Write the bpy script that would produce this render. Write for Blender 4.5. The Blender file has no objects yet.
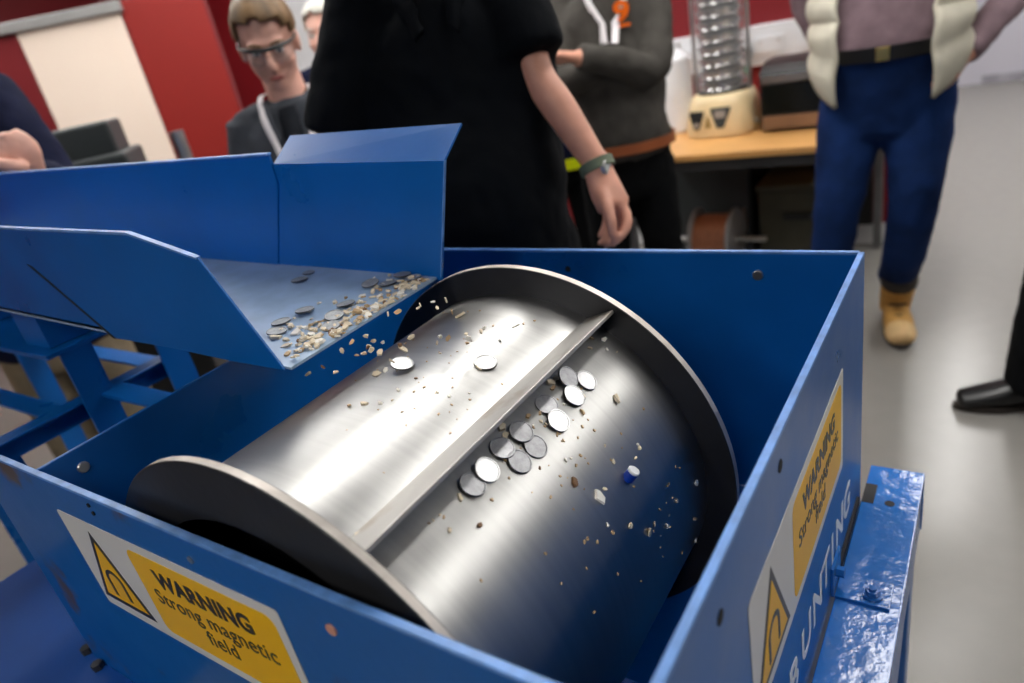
import bpy, bmesh, math, random
from mathutils import Vector, Matrix, noise
R_ = math.radians
random.seed(7)
S = bpy.context.scene
COL = S.collection

# ------------------------------------------------------------------ camera
CAM_H = 1.45
FPX = 694.6
CR = [Vector((0.82641, 0.52991, -0.19037)), Vector((0.07962, -0.44466, -0.89215)), Vector((-0.55741, 0.72213, -0.40966))]
CPOS = Vector((0, 0, CAM_H))
cd = bpy.data.cameras.new('camera'); cam = bpy.data.objects.new('camera', cd); COL.objects.link(cam)
X, Y, Z = CR[0], -CR[1], -CR[2]
cam.matrix_world = Matrix(((X.x, Y.x, Z.x, 0), (X.y, Y.y, Z.y, 0), (X.z, Y.z, Z.z, CAM_H), (0, 0, 0, 1)))
cd.sensor_width = 36; cd.lens = FPX / 1024 * 36; cd.clip_start = 0.02; cd.clip_end = 60
cd.dof.use_dof = True; cd.dof.focus_distance = 0.74; cd.dof.aperture_fstop = 3.2
S.camera = cam
# ------------------------------------------------------------------ world and exposure
w = bpy.data.worlds.new('world'); S.world = w; w.use_nodes = True
w.node_tree.nodes['Background'].inputs[0].default_value = (.8, .85, .95, 1)
w.node_tree.nodes['Background'].inputs[1].default_value = 0.05
S.view_settings.view_transform = 'Standard'; S.view_settings.look = 'None'
S.view_settings.gamma = 1; S.view_settings.use_curve_mapping = False
S.view_settings.exposure = 0.08
LAMP = 18.5          # strength of the ceiling luminaires

# ------------------------------------------------------------------ pixel helpers
def ray(px, py):
    return CR[0] * (px - 512) + CR[1] * (py - 341.5) + CR[2] * FPX
def at(px, py, axis, val):
    d = ray(px, py); t = (val - CPOS[axis]) / d[axis]
    return CPOS + d * t
def pix(px, py, depth):
    return CPOS + ray(px, py) * (depth / FPX)

# ------------------------------------------------------------------ materials
MATS = {}
def srgb(r, g, b):
    f = lambda c: ((c / 255 + .055) / 1.055) ** 2.4 if c / 255 > .04045 else c / 255 / 12.92
    return (f(r), f(g), f(b), 1)
def mat(name, col, rough=.5, metal=0, var=.15, scale=8, bump=0, bscale=60, stretch=None, rvar=0, spec=.5, col2=None, thr=None, sheen=0):
    if name in MATS: return MATS[name]
    m = bpy.data.materials.new(name); m.use_nodes = True; nt = m.node_tree; N = nt.nodes; L = nt.links
    b = N['Principled BSDF']; b.inputs['Roughness'].default_value = rough; b.inputs['Metallic'].default_value = metal
    b.inputs['Specular IOR Level'].default_value = spec
    if sheen: b.inputs['Sheen Weight'].default_value = sheen
    tc = N.new('ShaderNodeTexCoord'); mp = N.new('ShaderNodeMapping'); L.new(tc.outputs['Object'], mp.inputs[0])
    if stretch: mp.inputs['Scale'].default_value = stretch
    n = N.new('ShaderNodeTexNoise'); n.inputs['Scale'].default_value = scale; n.inputs['Detail'].default_value = 5
    L.new(mp.outputs[0], n.inputs['Vector'])
    r = N.new('ShaderNodeValToRGB'); L.new(n.outputs[0], r.inputs[0])
    c = Vector(col[:3]); c2 = Vector(col2[:3]) if col2 else c * (1 + var)
    c1 = c if col2 else c * (1 - var)
    r.color_ramp.elements[0].position = .35 if thr is None else thr; r.color_ramp.elements[1].position = .65 if thr is None else thr + .06
    r.color_ramp.elements[0].color = (*c1, 1); r.color_ramp.elements[1].color = (*c2, 1)
    L.new(r.outputs[0], b.inputs['Base Color'])
    if rvar:
        mr = N.new('ShaderNodeMapRange'); L.new(n.outputs[0], mr.inputs[0]); mr.inputs[1].default_value = .3; mr.inputs[2].default_value = .7
        mr.inputs[3].default_value = max(.02, rough - rvar); mr.inputs[4].default_value = rough + rvar; L.new(mr.outputs[0], b.inputs['Roughness'])
    if bump:
        n2 = N.new('ShaderNodeTexNoise'); n2.inputs['Scale'].default_value = bscale; n2.inputs['Detail'].default_value = 3
        L.new(mp.outputs[0], n2.inputs['Vector'])
        bp = N.new('ShaderNodeBump'); bp.inputs['Strength'].default_value = bump; bp.inputs['Distance'].default_value = .002
        L.new(n2.outputs[0], bp.inputs['Height']); L.new(bp.outputs[0], b.inputs['Normal'])
    MATS[name] = m
    return m
def glow(name, col, s):
    m = bpy.data.materials.new(name); m.use_nodes = True; nt = m.node_tree
    e = nt.nodes.new('ShaderNodeEmission'); e.inputs[0].default_value = col; e.inputs[1].default_value = s
    nt.links.new(e.outputs[0], nt.nodes['Material Output'].inputs[0]); return m
def glass(name, col=(1, 1, 1, 1), rough=.03, alpha=.25):
    m = bpy.data.materials.new(name); m.use_nodes = True; b = m.node_tree.nodes['Principled BSDF']
    b.inputs['Base Color'].default_value = col; b.inputs['Roughness'].default_value = rough; b.inputs['Alpha'].default_value = alpha
    return m

blue = mat('blue_paint', srgb(3, 90, 166), .33, var=.10, scale=7, bump=.06, bscale=90, rvar=.07)
blue_rust = mat('blue_paint_rusting', srgb(3, 90, 164), .34, scale=6.5, col2=srgb(84, 66, 54), thr=.61, bump=.1, bscale=70, rvar=.05)
blue_gloss = mat('blue_paint_thick_gloss', srgb(30, 98, 174), .14, var=.12, scale=14, bump=.5, bscale=45)
blue_sheen = mat('blue_paint_floor_sheen', srgb(146, 170, 198), .34, scale=30, var=.1, bump=.05, bscale=120)  # grazing reflection on the chute floor put into a paler base colour
edge_blue = mat('blue_edge_worn_lit', srgb(96, 142, 206), .35, scale=40, var=.2)  # paler edges: chipped paint plus caught light put into the colour
steel = mat('brushed_steel', (.40, .396, .385, 1), .36, 1, var=.05, scale=2.5, stretch=(1, 60, 1), bump=.02, bscale=14, rvar=.025)
flange_steel = mat('flange_steel', (.040, .040, .043, 1), .42, .6, var=.2, scale=10, bump=.1, bscale=90)
rim_steel = mat('rim_steel', (.50, .46, .42, 1), .5, .75, var=.25, scale=18, bump=.15, bscale=80)
cleat_steel = mat('cleat_steel', (.48, .46, .43, 1), .45, .8, scale=12, col2=(.40, .35, .30, 1), thr=.58)
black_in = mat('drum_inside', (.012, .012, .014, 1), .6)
coin_m = [mat('coin_silver', (.60, .60, .60, 1), .32, .9, var=.08, scale=220, bump=.12, bscale=700),
          mat('coin_dull', (.36, .36, .37, 1), .42, .75, var=.12, scale=220, bump=.12, bscale=700)]
coin_edge = mat('coin_edge_dark', (.14, .135, .13, 1), .45, .9)
coin_grey = mat('coin_dusty_grey', (.33, .34, .35, 1), .5, .5, var=.15, scale=220, bump=.15, bscale=700)
chip_m = [mat('chip_cream', srgb(222, 206, 178), .7, var=.12, scale=150), mat('chip_tan', srgb(188, 158, 118), .7, var=.15, scale=150),
          mat('chip_brown', srgb(122, 88, 58), .7, var=.2, scale=150), mat('chip_white', srgb(240, 234, 222), .6, var=.05, scale=150)]
st_white = mat('sticker_white', srgb(214, 212, 208), .35, var=.03)
st_yellow = mat('sticker_yellow', srgb(240, 184, 0), .4, var=.03, spec=.25)
st_black = mat('sticker_black', srgb(30, 28, 26), .4, var=.05)
white_print = mat('white_lettering', srgb(225, 228, 232), .4, var=.04, scale=60)
zinc = mat('zinc', (.62, .62, .6, 1), .35, 1, var=.1)
hole_m = mat('hole_dark', (.01, .01, .012, 1), .8)
red = mat('red_wall_paint', srgb(122, 12, 22), .55, var=.05, scale=2)
red_panel = mat('red_panel', srgb(150, 30, 22), .5, var=.04, scale=2)
maroon_panel = mat('maroon_panel', srgb(122, 24, 30), .5, var=.04, scale=2)
peach = mat('peach_panel', srgb(255, 234, 216), .6, var=.02, scale=2)
grey_rail = mat('grey_rail', srgb(168, 166, 164), .4, .3, var=.05)
wall_grey = mat('wall_lavender_grey', srgb(188, 186, 196), .7, var=.03, scale=1.5)
wall_pale = mat('wall_pale', srgb(206, 206, 208), .7, var=.03, scale=1.5)
wall_mid = mat('wall_mid_grey', srgb(108, 108, 112), .7, var=.03, scale=1.5)
ceil_m = mat('ceiling_tile', srgb(92, 92, 94), .8, var=.03, scale=2)
floor_m = mat('vinyl_floor', srgb(130, 127, 122), .25, var=.02, scale=14, spec=.5)
base_white = mat('white_skirting', srgb(225, 225, 225), .5, var=.03)
wood = mat('beech_top', srgb(214, 160, 96), .4, var=.10, scale=5, stretch=(1, 8, 8))
dark_edge = mat('dark_bench_frame', srgb(48, 47, 47), .5)
bench_metal = mat('bench_leg_metal', srgb(120, 120, 122), .4, .6)
black_pl = mat('black_plastic', srgb(26, 28, 29), .42, var=.15, scale=5)
dark_pl = mat('dark_grey_plastic', srgb(52, 57, 58), .45, var=.12, scale=5)
cream_en = mat('cream_enamel', srgb(226, 204, 160), .35, var=.05, scale=6)
sieve_st = mat('sieve_steel', (.6, .6, .6, 1), .25, 1, var=.08, scale=20)
sieve_dk = mat('sieve_gap', (.06, .06, .06, 1), .5, .7)
copper = mat('copper_wire', srgb(196, 130, 98), .4, .7, var=.15, scale=30, stretch=(6, 1, 1))
white_pl = mat('white_plastic', srgb(226, 228, 232), .45, var=.03)
green_pl = mat('green_plastic', srgb(20, 130, 80), .5)
olive = mat('olive_box', srgb(74, 72, 58), .7, var=.15)
skin = mat('skin', srgb(206, 146, 122), .5, var=.10, scale=18, bump=.08, bscale=220)
skin_pale = mat('skin_pale', srgb(216, 164, 146), .5, var=.09, scale=16, bump=.08, bscale=220)
eye_w = mat('eye_white', srgb(220, 216, 210), .3, var=.02)
eye_d = mat('eye_iris', srgb(48, 40, 34), .25)
lip_m = mat('lip', srgb(176, 98, 92), .5)
hair_br = mat('hair_brown', srgb(108, 82, 52), .6, scale=30, var=.4, stretch=(1, 1, .2), bump=.6, bscale=150)
hair_wh = mat('hair_white', srgb(206, 202, 192), .6, scale=30, var=.12, stretch=(1, 1, .2), bump=.5, bscale=150)
hair_dk = mat('hair_dark', srgb(58, 46, 38), .6, scale=30, var=.3, bump=.5, bscale=150)
def cloth(n, r, g, b, var=.15, sc=14, rough=.9, bump=.35, bs=240): return mat(n, srgb(r, g, b), rough, var=var, scale=sc, bump=bump, bscale=bs, spec=.12)
c_black = cloth('cloth_black_polo', 6, 9, 14); c_blacktr = cloth('cloth_black_trousers', 7, 8, 10); c_blue_black = cloth('cloth_dark_shirt', 38, 40, 45)
c_navy = cloth('cloth_navy', 18, 22, 46); c_fleece = cloth('cloth_charcoal_fleece', 72, 75, 81); c_brownfl = cloth('cloth_grey_fleece', 70, 67, 63)
c_jeans = cloth('denim_blue', 20, 42, 86, var=.35, sc=6); c_mauve = cloth('cloth_mauve', 122, 102, 108); c_cream = cloth('quilted_cream', 208, 202, 184, var=.06, rough=.6)
c_khaki = cloth('cloth_khaki', 134, 120, 98); c_hivis = cloth('hivis_yellow', 214, 226, 20, var=.05); c_white = cloth('ribbon_white', 226, 220, 222, var=.06)
c_orange = cloth('embroidery_orange', 226, 102, 24, var=.06); leather_br = mat('leather_brown', srgb(136, 72, 36), .5); leather_bk = mat('leather_black', srgb(18, 18, 19), .35)
boot_tan = mat('boot_nubuck', srgb(190, 142, 70), .8, var=.15, scale=20, bump=.2); boot_toe = mat('boot_toe_cap', srgb(206, 170, 118), .7, var=.1, scale=20)
sole_m = mat('boot_sole', srgb(44, 36, 30), .7); shoe_bk = mat('shoe_black', srgb(14, 14, 15), .3, var=.2); brass = mat('brass', (.7, .5, .16, 1), .3, 1)
watch_m = mat('watch_strap', srgb(96, 106, 84), .6); lens_m = glass('safety_lens', (.25, .26, .28, 1), .05, .35); tube_m = glass('clear_tube', (.85, .87, .9, 1), .08, .06)
lamp_m = glow('lamp_diffuser', (1, .98, .95, 1), LAMP)

# ------------------------------------------------------------------ object helpers
def link(name, me, m=None, parent=None):
    o = bpy.data.objects.new(name, me); COL.objects.link(o)
    if m is not None:
        for mm in (m if isinstance(m, (list, tuple)) else [m]): me.materials.append(mm)
    if parent: o.parent = parent
    return o
def obj(name, bm, m, parent=None, smooth=False, bevel=0, angle=35):
    me = bpy.data.meshes.new(name)
    bmesh.ops.recalc_face_normals(bm, faces=bm.faces)
    bm.to_mesh(me); bm.free()
    if smooth:
        me.polygons.foreach_set('use_smooth', [True] * len(me.polygons))
    o = link(name, me, m, parent)
    if bevel:
        b = o.modifiers.new('bevel', 'BEVEL'); b.width = bevel; b.segments = 2; b.limit_method = 'ANGLE'; b.angle_limit = R_(40)
    if smooth == 'auto':
        me.set_sharp_from_angle(angle=R_(angle))
    return o
def tag(o, label, cat=None, group=None, kind=None):
    if label: o['label'] = label
    if cat: o['category'] = cat
    if group: o['group'] = group
    if kind: o['kind'] = kind
    return o
def thing(name, loc, label, cat, group=None):
    e = bpy.data.objects.new(name, None); COL.objects.link(e); e.location = loc; e.empty_display_size = .1
    tag(e, label, cat, group); OFF[0] = Vector(loc); return e
OFF = [Vector((0, 0, 0))]    # parts of the current thing are written in world coordinates, minus this
def child(name, bm, m, parent, **k):
    bmesh.ops.translate(bm, verts=bm.verts, vec=-ROOT(parent)); return obj(name, bm, m, parent, **k)
def ROOT(p):
    v = Vector((0, 0, 0))
    while p: v += p.location; p = p.parent
    return v
def box(bm, x0, x1, y0, y1, z0, z1, M=None):
    vs = [bm.verts.new((x, y, z)) for x in (x0, x1) for y in (y0, y1) for z in (z0, z1)]
    for f in ((0, 1, 3, 2), (4, 6, 7, 5), (0, 4, 5, 1), (2, 3, 7, 6), (0, 2, 6, 4), (1, 5, 7, 3)): bm.faces.new([vs[i] for i in f])
    if M is not None:
        for v in vs: v.co = M @ v.co
    return vs
def B(*a, M=None):
    bm = bmesh.new(); box(bm, *a, M=M); return bm
def prism(bm, poly, vec):          # poly: 3D points, extruded along vec
    n = len(poly); vec = Vector(vec)
    a = [bm.verts.new(p) for p in poly]; b = [bm.verts.new(Vector(p) + vec) for p in poly]
    bm.faces.new(a); bm.faces.new(b[::-1])
    for i in range(n): bm.faces.new((a[i], b[i], b[(i + 1) % n], a[(i + 1) % n]))
def P(poly, vec):
    bm = bmesh.new(); prism(bm, poly, vec); return bm
def lathe(bm, prof, M=None, seg=48, close=True):
    M = M or Matrix(); rings = []
    for r, z in prof: rings.append([bm.verts.new(M @ Vector((r * math.cos(2 * math.pi * i / seg), r * math.sin(2 * math.pi * i / seg), z))) for i in range(seg)])
    n = len(rings)
    for k in range(n if close else n - 1):
        A, C = rings[k], rings[(k + 1) % n]
        for i in range(seg): bm.faces.new((A[i], A[(i + 1) % seg], C[(i + 1) % seg], C[i]))
    return rings
def disc(bm, r, z0, z1, M=None, seg=24, bev=0):
    prof = [(r, z0), (r, z1)] if not bev else [(r - bev, z0), (r, z0 + bev), (r, z1 - bev), (r - bev, z1)]
    rs = lathe(bm, prof, M, seg, False)
    bm.faces.new(rs[0][::-1]); bm.faces.new(rs[-1])
def cyl(bm, a, b, r, seg=20, bev=0):
    a = Vector(a); b = Vector(b); d = b - a
    M = Matrix.Translation(a) @ d.to_track_quat('Z', 'Y').to_matrix().to_4x4(); disc(bm, r, 0, d.length, M, seg, bev)
def Cy(a, b, r, seg=20, bev=0):
    bm = bmesh.new(); cyl(bm, a, b, r, seg, bev); return bm
def frame(o, x, y, z): return Matrix(((x[0], y[0], z[0], o[0]), (x[1], y[1], z[1], o[1]), (x[2], y[2], z[2], o[2]), (0, 0, 0, 1)))
def text_bm(body, size, M, bold=0, depth=.0003, align='LEFT', space=1, sx=1):
    c = bpy.data.curves.new('t', 'FONT'); c.body = body; c.size = size; c.offset = bold; c.extrude = depth; c.align_x = align; c.space_character = space; c.resolution_u = 4
    o = bpy.data.objects.new('t', c); COL.objects.link(o); bpy.context.view_layer.update()
    me = bpy.data.meshes.new_from_object(o.evaluated_get(bpy.context.evaluated_depsgraph_get()))
    bm = bmesh.new(); bm.from_mesh(me); bpy.data.objects.remove(o); bpy.data.curves.remove(c); bpy.data.meshes.remove(me)
    for v in bm.verts: v.co = M @ Vector((v.co.x * sx, v.co.y, v.co.z))
    return bm

# ================================================================== the room
YW = 4.04
def struct(name, bm, m, label, parent=None):
    o = obj(name, bm, m, parent)
    if not parent: tag(o, label, None, None, 'structure')
    return o
XL, XR, YF, YB, ZC = -6.6, 4.2, -3.2, 8.7, 2.8
struct('floor', B(XL, XR, YF, YB, -.1, 0), floor_m, 'polished pale grey vinyl floor of the workshop')
struct('ceiling', B(XL, XR, YF, YB, ZC, ZC + .1), ceil_m, 'dark grey ceiling above the workshop')  # unseen ceiling, its grey darkened to cut bounce light
struct('wall_left', B(XL - .1, XL, YF, YB, 0, ZC), red, 'dark red wall at the left of the room')
struct('wall_right', B(XR, XR + .1, YF, YB, 0, ZC), wall_mid, 'grey wall at the right of the room')
struct('wall_front', B(XL, XR, YF - .1, YF, 0, ZC), wall_mid, 'grey wall behind the camera')
struct('wall_back', B(XL, XR, YB, YB + .1, 0, ZC), wall_grey, 'lavender grey far wall beyond the open floor')
struct('baseboard_back', B(-.2, XR, YB - .02, YB, 0, .08), mat('grey_skirting', srgb(150, 148, 156), .6), 'grey skirting of the far wall')
rw = struct('wall_red', B(XL, -.40, YW, YW + .14, 0, ZC), red, 'dark red partition wall behind the bench')
struct('baseboard_red', B(XL, -.40, YW - .015, YW, 0, .11), base_white, 'white skirting along the red wall')
dr = struct('door_1', B(-4.62, -3.55, YW - .04, YW, 0, 2.3), wall_pale, 'pale grey door in the red wall')
obj('door_handle', Cy((-3.68, YW - .10, 1.0), (-3.80, YW - .10, 1.0), .011), zinc, dr); 
# ceiling luminaires: long rows read from reflections, a few more added for brightness
for xi, ys in ((-4.35, (1.2, 2.75)), (-2.85, (1.2, 2.75)), (-1.35, (1.7, 3.25, 4.8, 6.35)), (-.12, (1.95, 4.3, 5.85, 7.4)), (1.65, (1.7, 3.25, 4.8, 6.35, 7.9)), (.35, (-1.6,)), (-1.0, (-1.6,))):  # added: those behind the camera for the front panel, a left row for peach
    for yy in ys:
        t = thing('ceiling_light', (xi, yy, ZC), 'long white ceiling luminaire overhead, some added for brightness', 'light', 'ceiling luminaires in rows')
        child('housing', B(xi - .15, xi + .15, yy - .74, yy + .74, ZC - .06, ZC - .001), base_white, t, bevel=.005)
        child('diffuser', B(xi - .13, xi + .13, yy - .72, yy + .72, ZC - .072, ZC - .0605), lamp_m, t)

# ================================================================== separator housing
RIM = 1.11; T = .006
bx0, bx1, by0, by1 = -.8463, -.1346, .2115, .9064
ZB = RIM - .40
hs = thing('separator_housing', (-.49, .56, 0), 'open-topped blue steel separator housing around the drum, with warning stickers', 'machine housing')
fp = child('front_panel', P([(-1.035, by0 - T, RIM - .003), (bx1 + T, by0 - T, RIM), (bx1 + T, by0 - T, ZB), (-1.035, by0 - T, ZB)], (0, T, 0)), blue_rust, hs, bevel=.0012)
bp_ = child('back_panel', B(bx0 - T, bx1 + T, by1, by1 + T, ZB, RIM), blue, hs, bevel=.0012)
lp = child('left_panel', B(bx0 - T, bx0, by0, by1, ZB, RIM), blue, hs, bevel=.0012)
rp = child('right_panel', B(bx1, bx1 + T, by0, by1, ZB, RIM), blue, hs, bevel=.0012)
# worn edges, caught light painted in: thin strips of folded sheet on the rim
child('rim_edge', B(-1.03, bx1 + T, by0 - T - .0006, by0 + .0006, RIM - .0025, RIM + .0015), edge_blue, hs, bevel=.0008)
child('rim_edge', B(bx1 - .0006, bx1 + T + .0006, by0, by1, RIM - .0025, RIM + .0018), edge_blue, hs, bevel=.0008)
child('rim_edge', B(bx0, bx1, by1 - .0006, by1 + T + .0006, RIM - .0025, RIM + .0015), edge_blue, hs, bevel=.0008)
# hopper under the drum
bm = bmesh.new()
q = [(bx0, by0, ZB), (bx1, by0, ZB), (bx1, by1, ZB), (bx0, by1, ZB)]; q2 = [(-.64, .42, .42), (-.34, .42, .42), (-.34, .70, .42), (-.64, .70, .42)]
a = [bm.verts.new(v) for v in q]; b = [bm.verts.new(v) for v in q2]
for i in range(4): bm.faces.new((a[i], a[(i + 1) % 4], b[(i + 1) % 4], b[i]))
bm.faces.new(b)
ho = child('hopper', bm, blue, hs); so = ho.modifiers.new('s', 'SOLIDIFY'); so.thickness = .004
# rivets and holes in the panels
def rivet(p, n, r, m, name='rivet', parent=None, hh=.003):
    n = Vector(n); p = Vector(p); child(name, Cy(p - n * .001, p + n * hh, r, 14, .0012 if hh > .0025 else 0), m, parent or hs)
for (px, py), m, r in (((191, 559.4), zinc, .004), ((332, 629), mat('rust_pink', srgb(196, 140, 120), .7), .0055), ((89, 505), hole_m, .0025), ((94, 513), hole_m, .0025)):
    rivet(at(px, py, 1, by0 - T), (0, -1, 0), r, m, parent=fp, hh=.0015)
rivet(at(758, 275, 1, by1), (0, -1, 0), .0075, zinc, parent=bp_)
rivet(at(568, 269, 1, by1), (0, -1, 0), .005, hole_m, 'bolt_hole', bp_, .0006)
rivet(at(83, 467, 0, bx0), (1, 0, 0), .007, zinc, parent=lp)
rivet(at(720, 617, 0, bx1 + T), (1, 0, 0), .006, hole_m, 'bolt_hole', rp, .0006)
rivet(at(780, 466, 0, bx1 + T), (1, 0, 0), .006, hole_m, 'bolt_hole', rp, .0006)
# stickers
SW, SH = .382, .138
def rrect(x0, x1, y0, y1, r, n=5):
    out = []
    for cx, cy, a0 in ((x1 - r, y0 + r, -90), (x1 - r, y1 - r, 0), (x0 + r, y1 - r, 90), (x0 + r, y0 + r, 180)):
        for i in range(n + 1): a = R_(a0 + 90 * i / n); out.append((cx + r * math.cos(a), cy + r * math.sin(a)))
    return out
def sticker(M, parent):
    f = lambda poly, z0, z1: P([M @ Vector((x, y, z0)) for x, y in poly], M.to_3x3() @ Vector((0, 0, z1 - z0)))
    s = child('warning_sticker', f(rrect(0, SW, 0, SH, .005), 0, .0006), st_white, parent)
    s['label'] = 'white sticker with yellow warning panel and magnet triangle'
    child('yellow_panel', f(rrect(.136, SW - .012, .012, SH - .012, .012), .0006, .0009), st_yellow, s)
    tri = [(.006, .014), (.116, .014), (.061, .124)]
    child('triangle_border', f(tri, .0006, .0009), st_black, s)
    cx, cy = .061, .0505; k = .80
    child('triangle_field', f([(cx + (x - cx) * k, cy + (y - cy) * k) for x, y in tri], .0009, .0012), st_yellow, s)
    bm = bmesh.new()            # horseshoe magnet symbol
    outer = []; inner = []
    for i in range(13):
        a = math.pi * i / 12; outer.append((cx + .018 * math.cos(a), .052 + .018 * math.sin(a))); inner.append((cx + .0125 * math.cos(a), .052 + .0125 * math.sin(a)))
    outer = [(cx + .018, .028)] + outer + [(cx - .018, .028)]; inner = [(cx + .0125, .028)] + inner + [(cx - .0125, .028)]
    for i in range(len(outer) - 1):
        prism(bm, [M @ Vector((*p, .0012)) for p in (outer[i], outer[i + 1], inner[i + 1], inner[i])], M.to_3x3() @ Vector((0, 0, .0003)))
    child('magnet_symbol', bm, st_black, s)
    mx = (.136 + SW - .012) / 2
    for body, y, size, bold in (('WARNING', .0885, .031, .0011), ('Strong magnetic', .0605, .0285, .0001), ('field', .0325, .0285, .0001)):
        child('lettering', text_bm(body, size, M @ Matrix.Translation((mx, y, .0011)), bold, .0002, 'CENTER', 1.04), st_black, s)
sticker(frame((-.829, by0 - T - .0002, RIM - .181), (1, 0, 0), (0, 0, 1), (0, -1, 0)), fp)
sticker(frame((bx1 + T + .0002, .381, RIM - .2225), (0, 1, 0), (0, 0, 1), (1, 0, 0)), rp)
# maker's lettering on the right panel
for k, ch in enumerate('BUNTING'):
    wch = [0, .052, .105, .157, .207, .235, .287][k]
    child('lettering', text_bm(ch, .066, frame((bx1 + T + .0003, .487 + wch, RIM - .327), (0, 1, 0), (0, 0, 1), (1, 0, 0)), .0012, .0002, 'LEFT'), white_print, rp)
# frame rails and legs
ZR = RIM - .37
def rail(x0, x1, y0, y1, lipx, parent=hs):
    r = child('frame_rail', B(x0, x1, y0, y1, ZR - .008, ZR), blue_gloss, parent, bevel=.002)
    child('rail_web', B(lipx - .004, lipx + .004, y0, y1, ZR - .10, ZR - .008), blue, parent, bevel=.001); return r
rl = rail(-.124, -.052, -.05, .978, -.058)
child('rail_web', B(-.124, -.052, .970, .978, ZR - .10, ZR - .0085), blue, hs)
child('slot', B(-.1235, -.108, .885, .93, ZR - .0001, ZR + .0004), hole_m, rl)
child('bolt_hole', Cy((-.088, .892, ZR - .0005), (-.088, .892, ZR + .0004), .0065), hole_m, rl)
# bracket with bolt and nut
br = child('bracket', B(-.124, -.064, .69, .735, ZR, ZR + .004), blue_gloss, hs, bevel=.0008)
child('bracket_upright', B(bx1 + T, bx1 + T + .004, .69, .735, ZR, ZR + .045), blue_gloss, br, bevel=.0008)
child('washer', Cy((-.084, .706, ZR + .004), (-.084, .706, ZR + .0065), .0115), blue_gloss, br)
child('bolt_head', Cy((-.084, .706, ZR + .006), (-.084, .706, ZR + .014), .0082, 6), blue_gloss, br)
child('bolt_end', Cy((-.084, .706, ZR + .014), (-.084, .706, ZR + .017), .0045), blue_gloss, br)
child('bolt_head', Cy((-.128, .712, ZR + .024), (-.116, .712, ZR + .024), .007, 6), blue_gloss, br)
child('seal_strip', B(bx1 + T, bx1 + T + .0035, .735, .88, ZR, ZR + .012), hole_m, hs)
child('rail_gusset', P([(-.06, .60, ZR - .10), (-.06, .78, ZR - .10), (-.06, .60, ZR - .26)], (.006, 0, 0)), blue, hs)
lr_ = child('frame_rail', B(-1.40, -.852, -.05, .36, ZR - .008, ZR), mat('blue_paint_dull', srgb(6, 70, 146), .6, var=.1, scale=7), hs, bevel=.002)
child('rail_web', B(-1.40, -1.392, -.05, .36, ZR - .10, ZR - .008), blue, hs)
for px, py in ((88, 652), (99, 668)):
    p = at(px, py, 2, ZR); child('bolt_head', Cy(p, p + Vector((0, 0, .01)), .008, 6), dark_edge, hs)
for x, y in ((-.088, -.01), (-.088, .93), (-.90, -.01), (-.90, .93), (-1.36, -.01)):
    child('leg', B(x - .03, x + .03, y - .03, y + .03, .012, ZR - .008), blue, hs, bevel=.003)
    child('foot_plate', B(x - .05, x + .05, y - .05, y + .05, 0, .012), blue, hs)

# ================================================================== magnetic drum
xc, zc, FR, DR = -.4905, RIM - .1942, .2690, .2335
y1n, y2n, y1f, y2f = .2227, .2315, .6472, .6584
dm = thing('magnetic_drum', (xc, (y1n + y2f) / 2, zc), 'brushed steel drum with end flanges lying inside the blue housing', 'drum')
dm['kind'] = 'object'; del dm['kind']
MY = lambda y: Matrix.Translation((xc, y, zc)) @ Matrix.Rotation(R_(-90), 4, 'X')     # local z -> +y
bm = bmesh.new(); lathe(bm, [(DR, 0), (DR, y1f - y2n), (DR - .008, y1f - y2n), (DR - .008, 0)], MY(y2n), 128)
child('shell', bm, steel, dm, smooth='auto')
def flange(y0, y1, inner):
    t = y1 - y0; bm = bmesh.new(); lathe(bm, [(inner, 0), (FR - .001, 0), (FR, .001), (FR, t - .001), (FR - .001, t), (inner, t)], MY(y0), 128)
    o = child('end_flange', bm, flange_steel, dm, smooth='auto', angle=20); o.data.materials.append(rim_steel)
    for p in o.data.polygons:
        c = p.center + ROOT(o); rr = math.hypot(c.x - xc, c.z - zc)
        if rr > FR - .0018 and abs(p.normal.y) < .5: p.material_index = 1
    return o
flange(y1n, y2n, .2095); flange(y1f, y2f, .2095)
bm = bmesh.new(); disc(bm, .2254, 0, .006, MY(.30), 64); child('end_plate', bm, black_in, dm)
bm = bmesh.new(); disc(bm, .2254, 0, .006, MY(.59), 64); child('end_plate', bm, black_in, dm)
child('shaft', Cy((xc, by0 + .002, zc), (xc, by1 - .002, zc), .03, 24), flange_steel, dm)
# inclined cleat welded along the shell
def pol(deg, r, y): return Vector((xc + r * math.sin(R_(deg)), y, zc + r * math.cos(R_(deg))))
bA, tA = pol(26.6, DR - .002, y2n), pol(32.7, DR + .0295, y2n)
dv = (tA - bA).normalized(); nn = Vector((dv.z, 0, -dv.x)) * .0045
cl = child('cleat', P([bA, tA, tA + nn, bA + nn * 1.6], (0, y1f - y2n, 0)), cleat_steel, dm, bevel=.0008)
# rust in the corners of the cleat
def hit(px, py, r=DR):
    d = ray(px, py); o = CPOS - Vector((xc, 0, zc)); A = d.x ** 2 + d.z ** 2; Bq = 2 * (o.x * d.x + o.z * d.z); Cq = o.x ** 2 + o.z ** 2 - r * r
    D = Bq * Bq - 4 * A * Cq
    if D < 0: return None
    return CPOS + d * ((-Bq - math.sqrt(D)) / 2 / A)

# ================================================================== feed chute
cy0, cy1 = .384, .631
ch = thing('feed_chute', (-1.0, (cy0 + cy1) / 2, RIM + .06), 'blue sheet-steel vibrating feed chute spilling chips onto the drum', 'chute')
def R(x, z, y): return Vector((x, y, RIM + z))
def zfl(x): return .0665 + (-.586 - x) * .040
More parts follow.
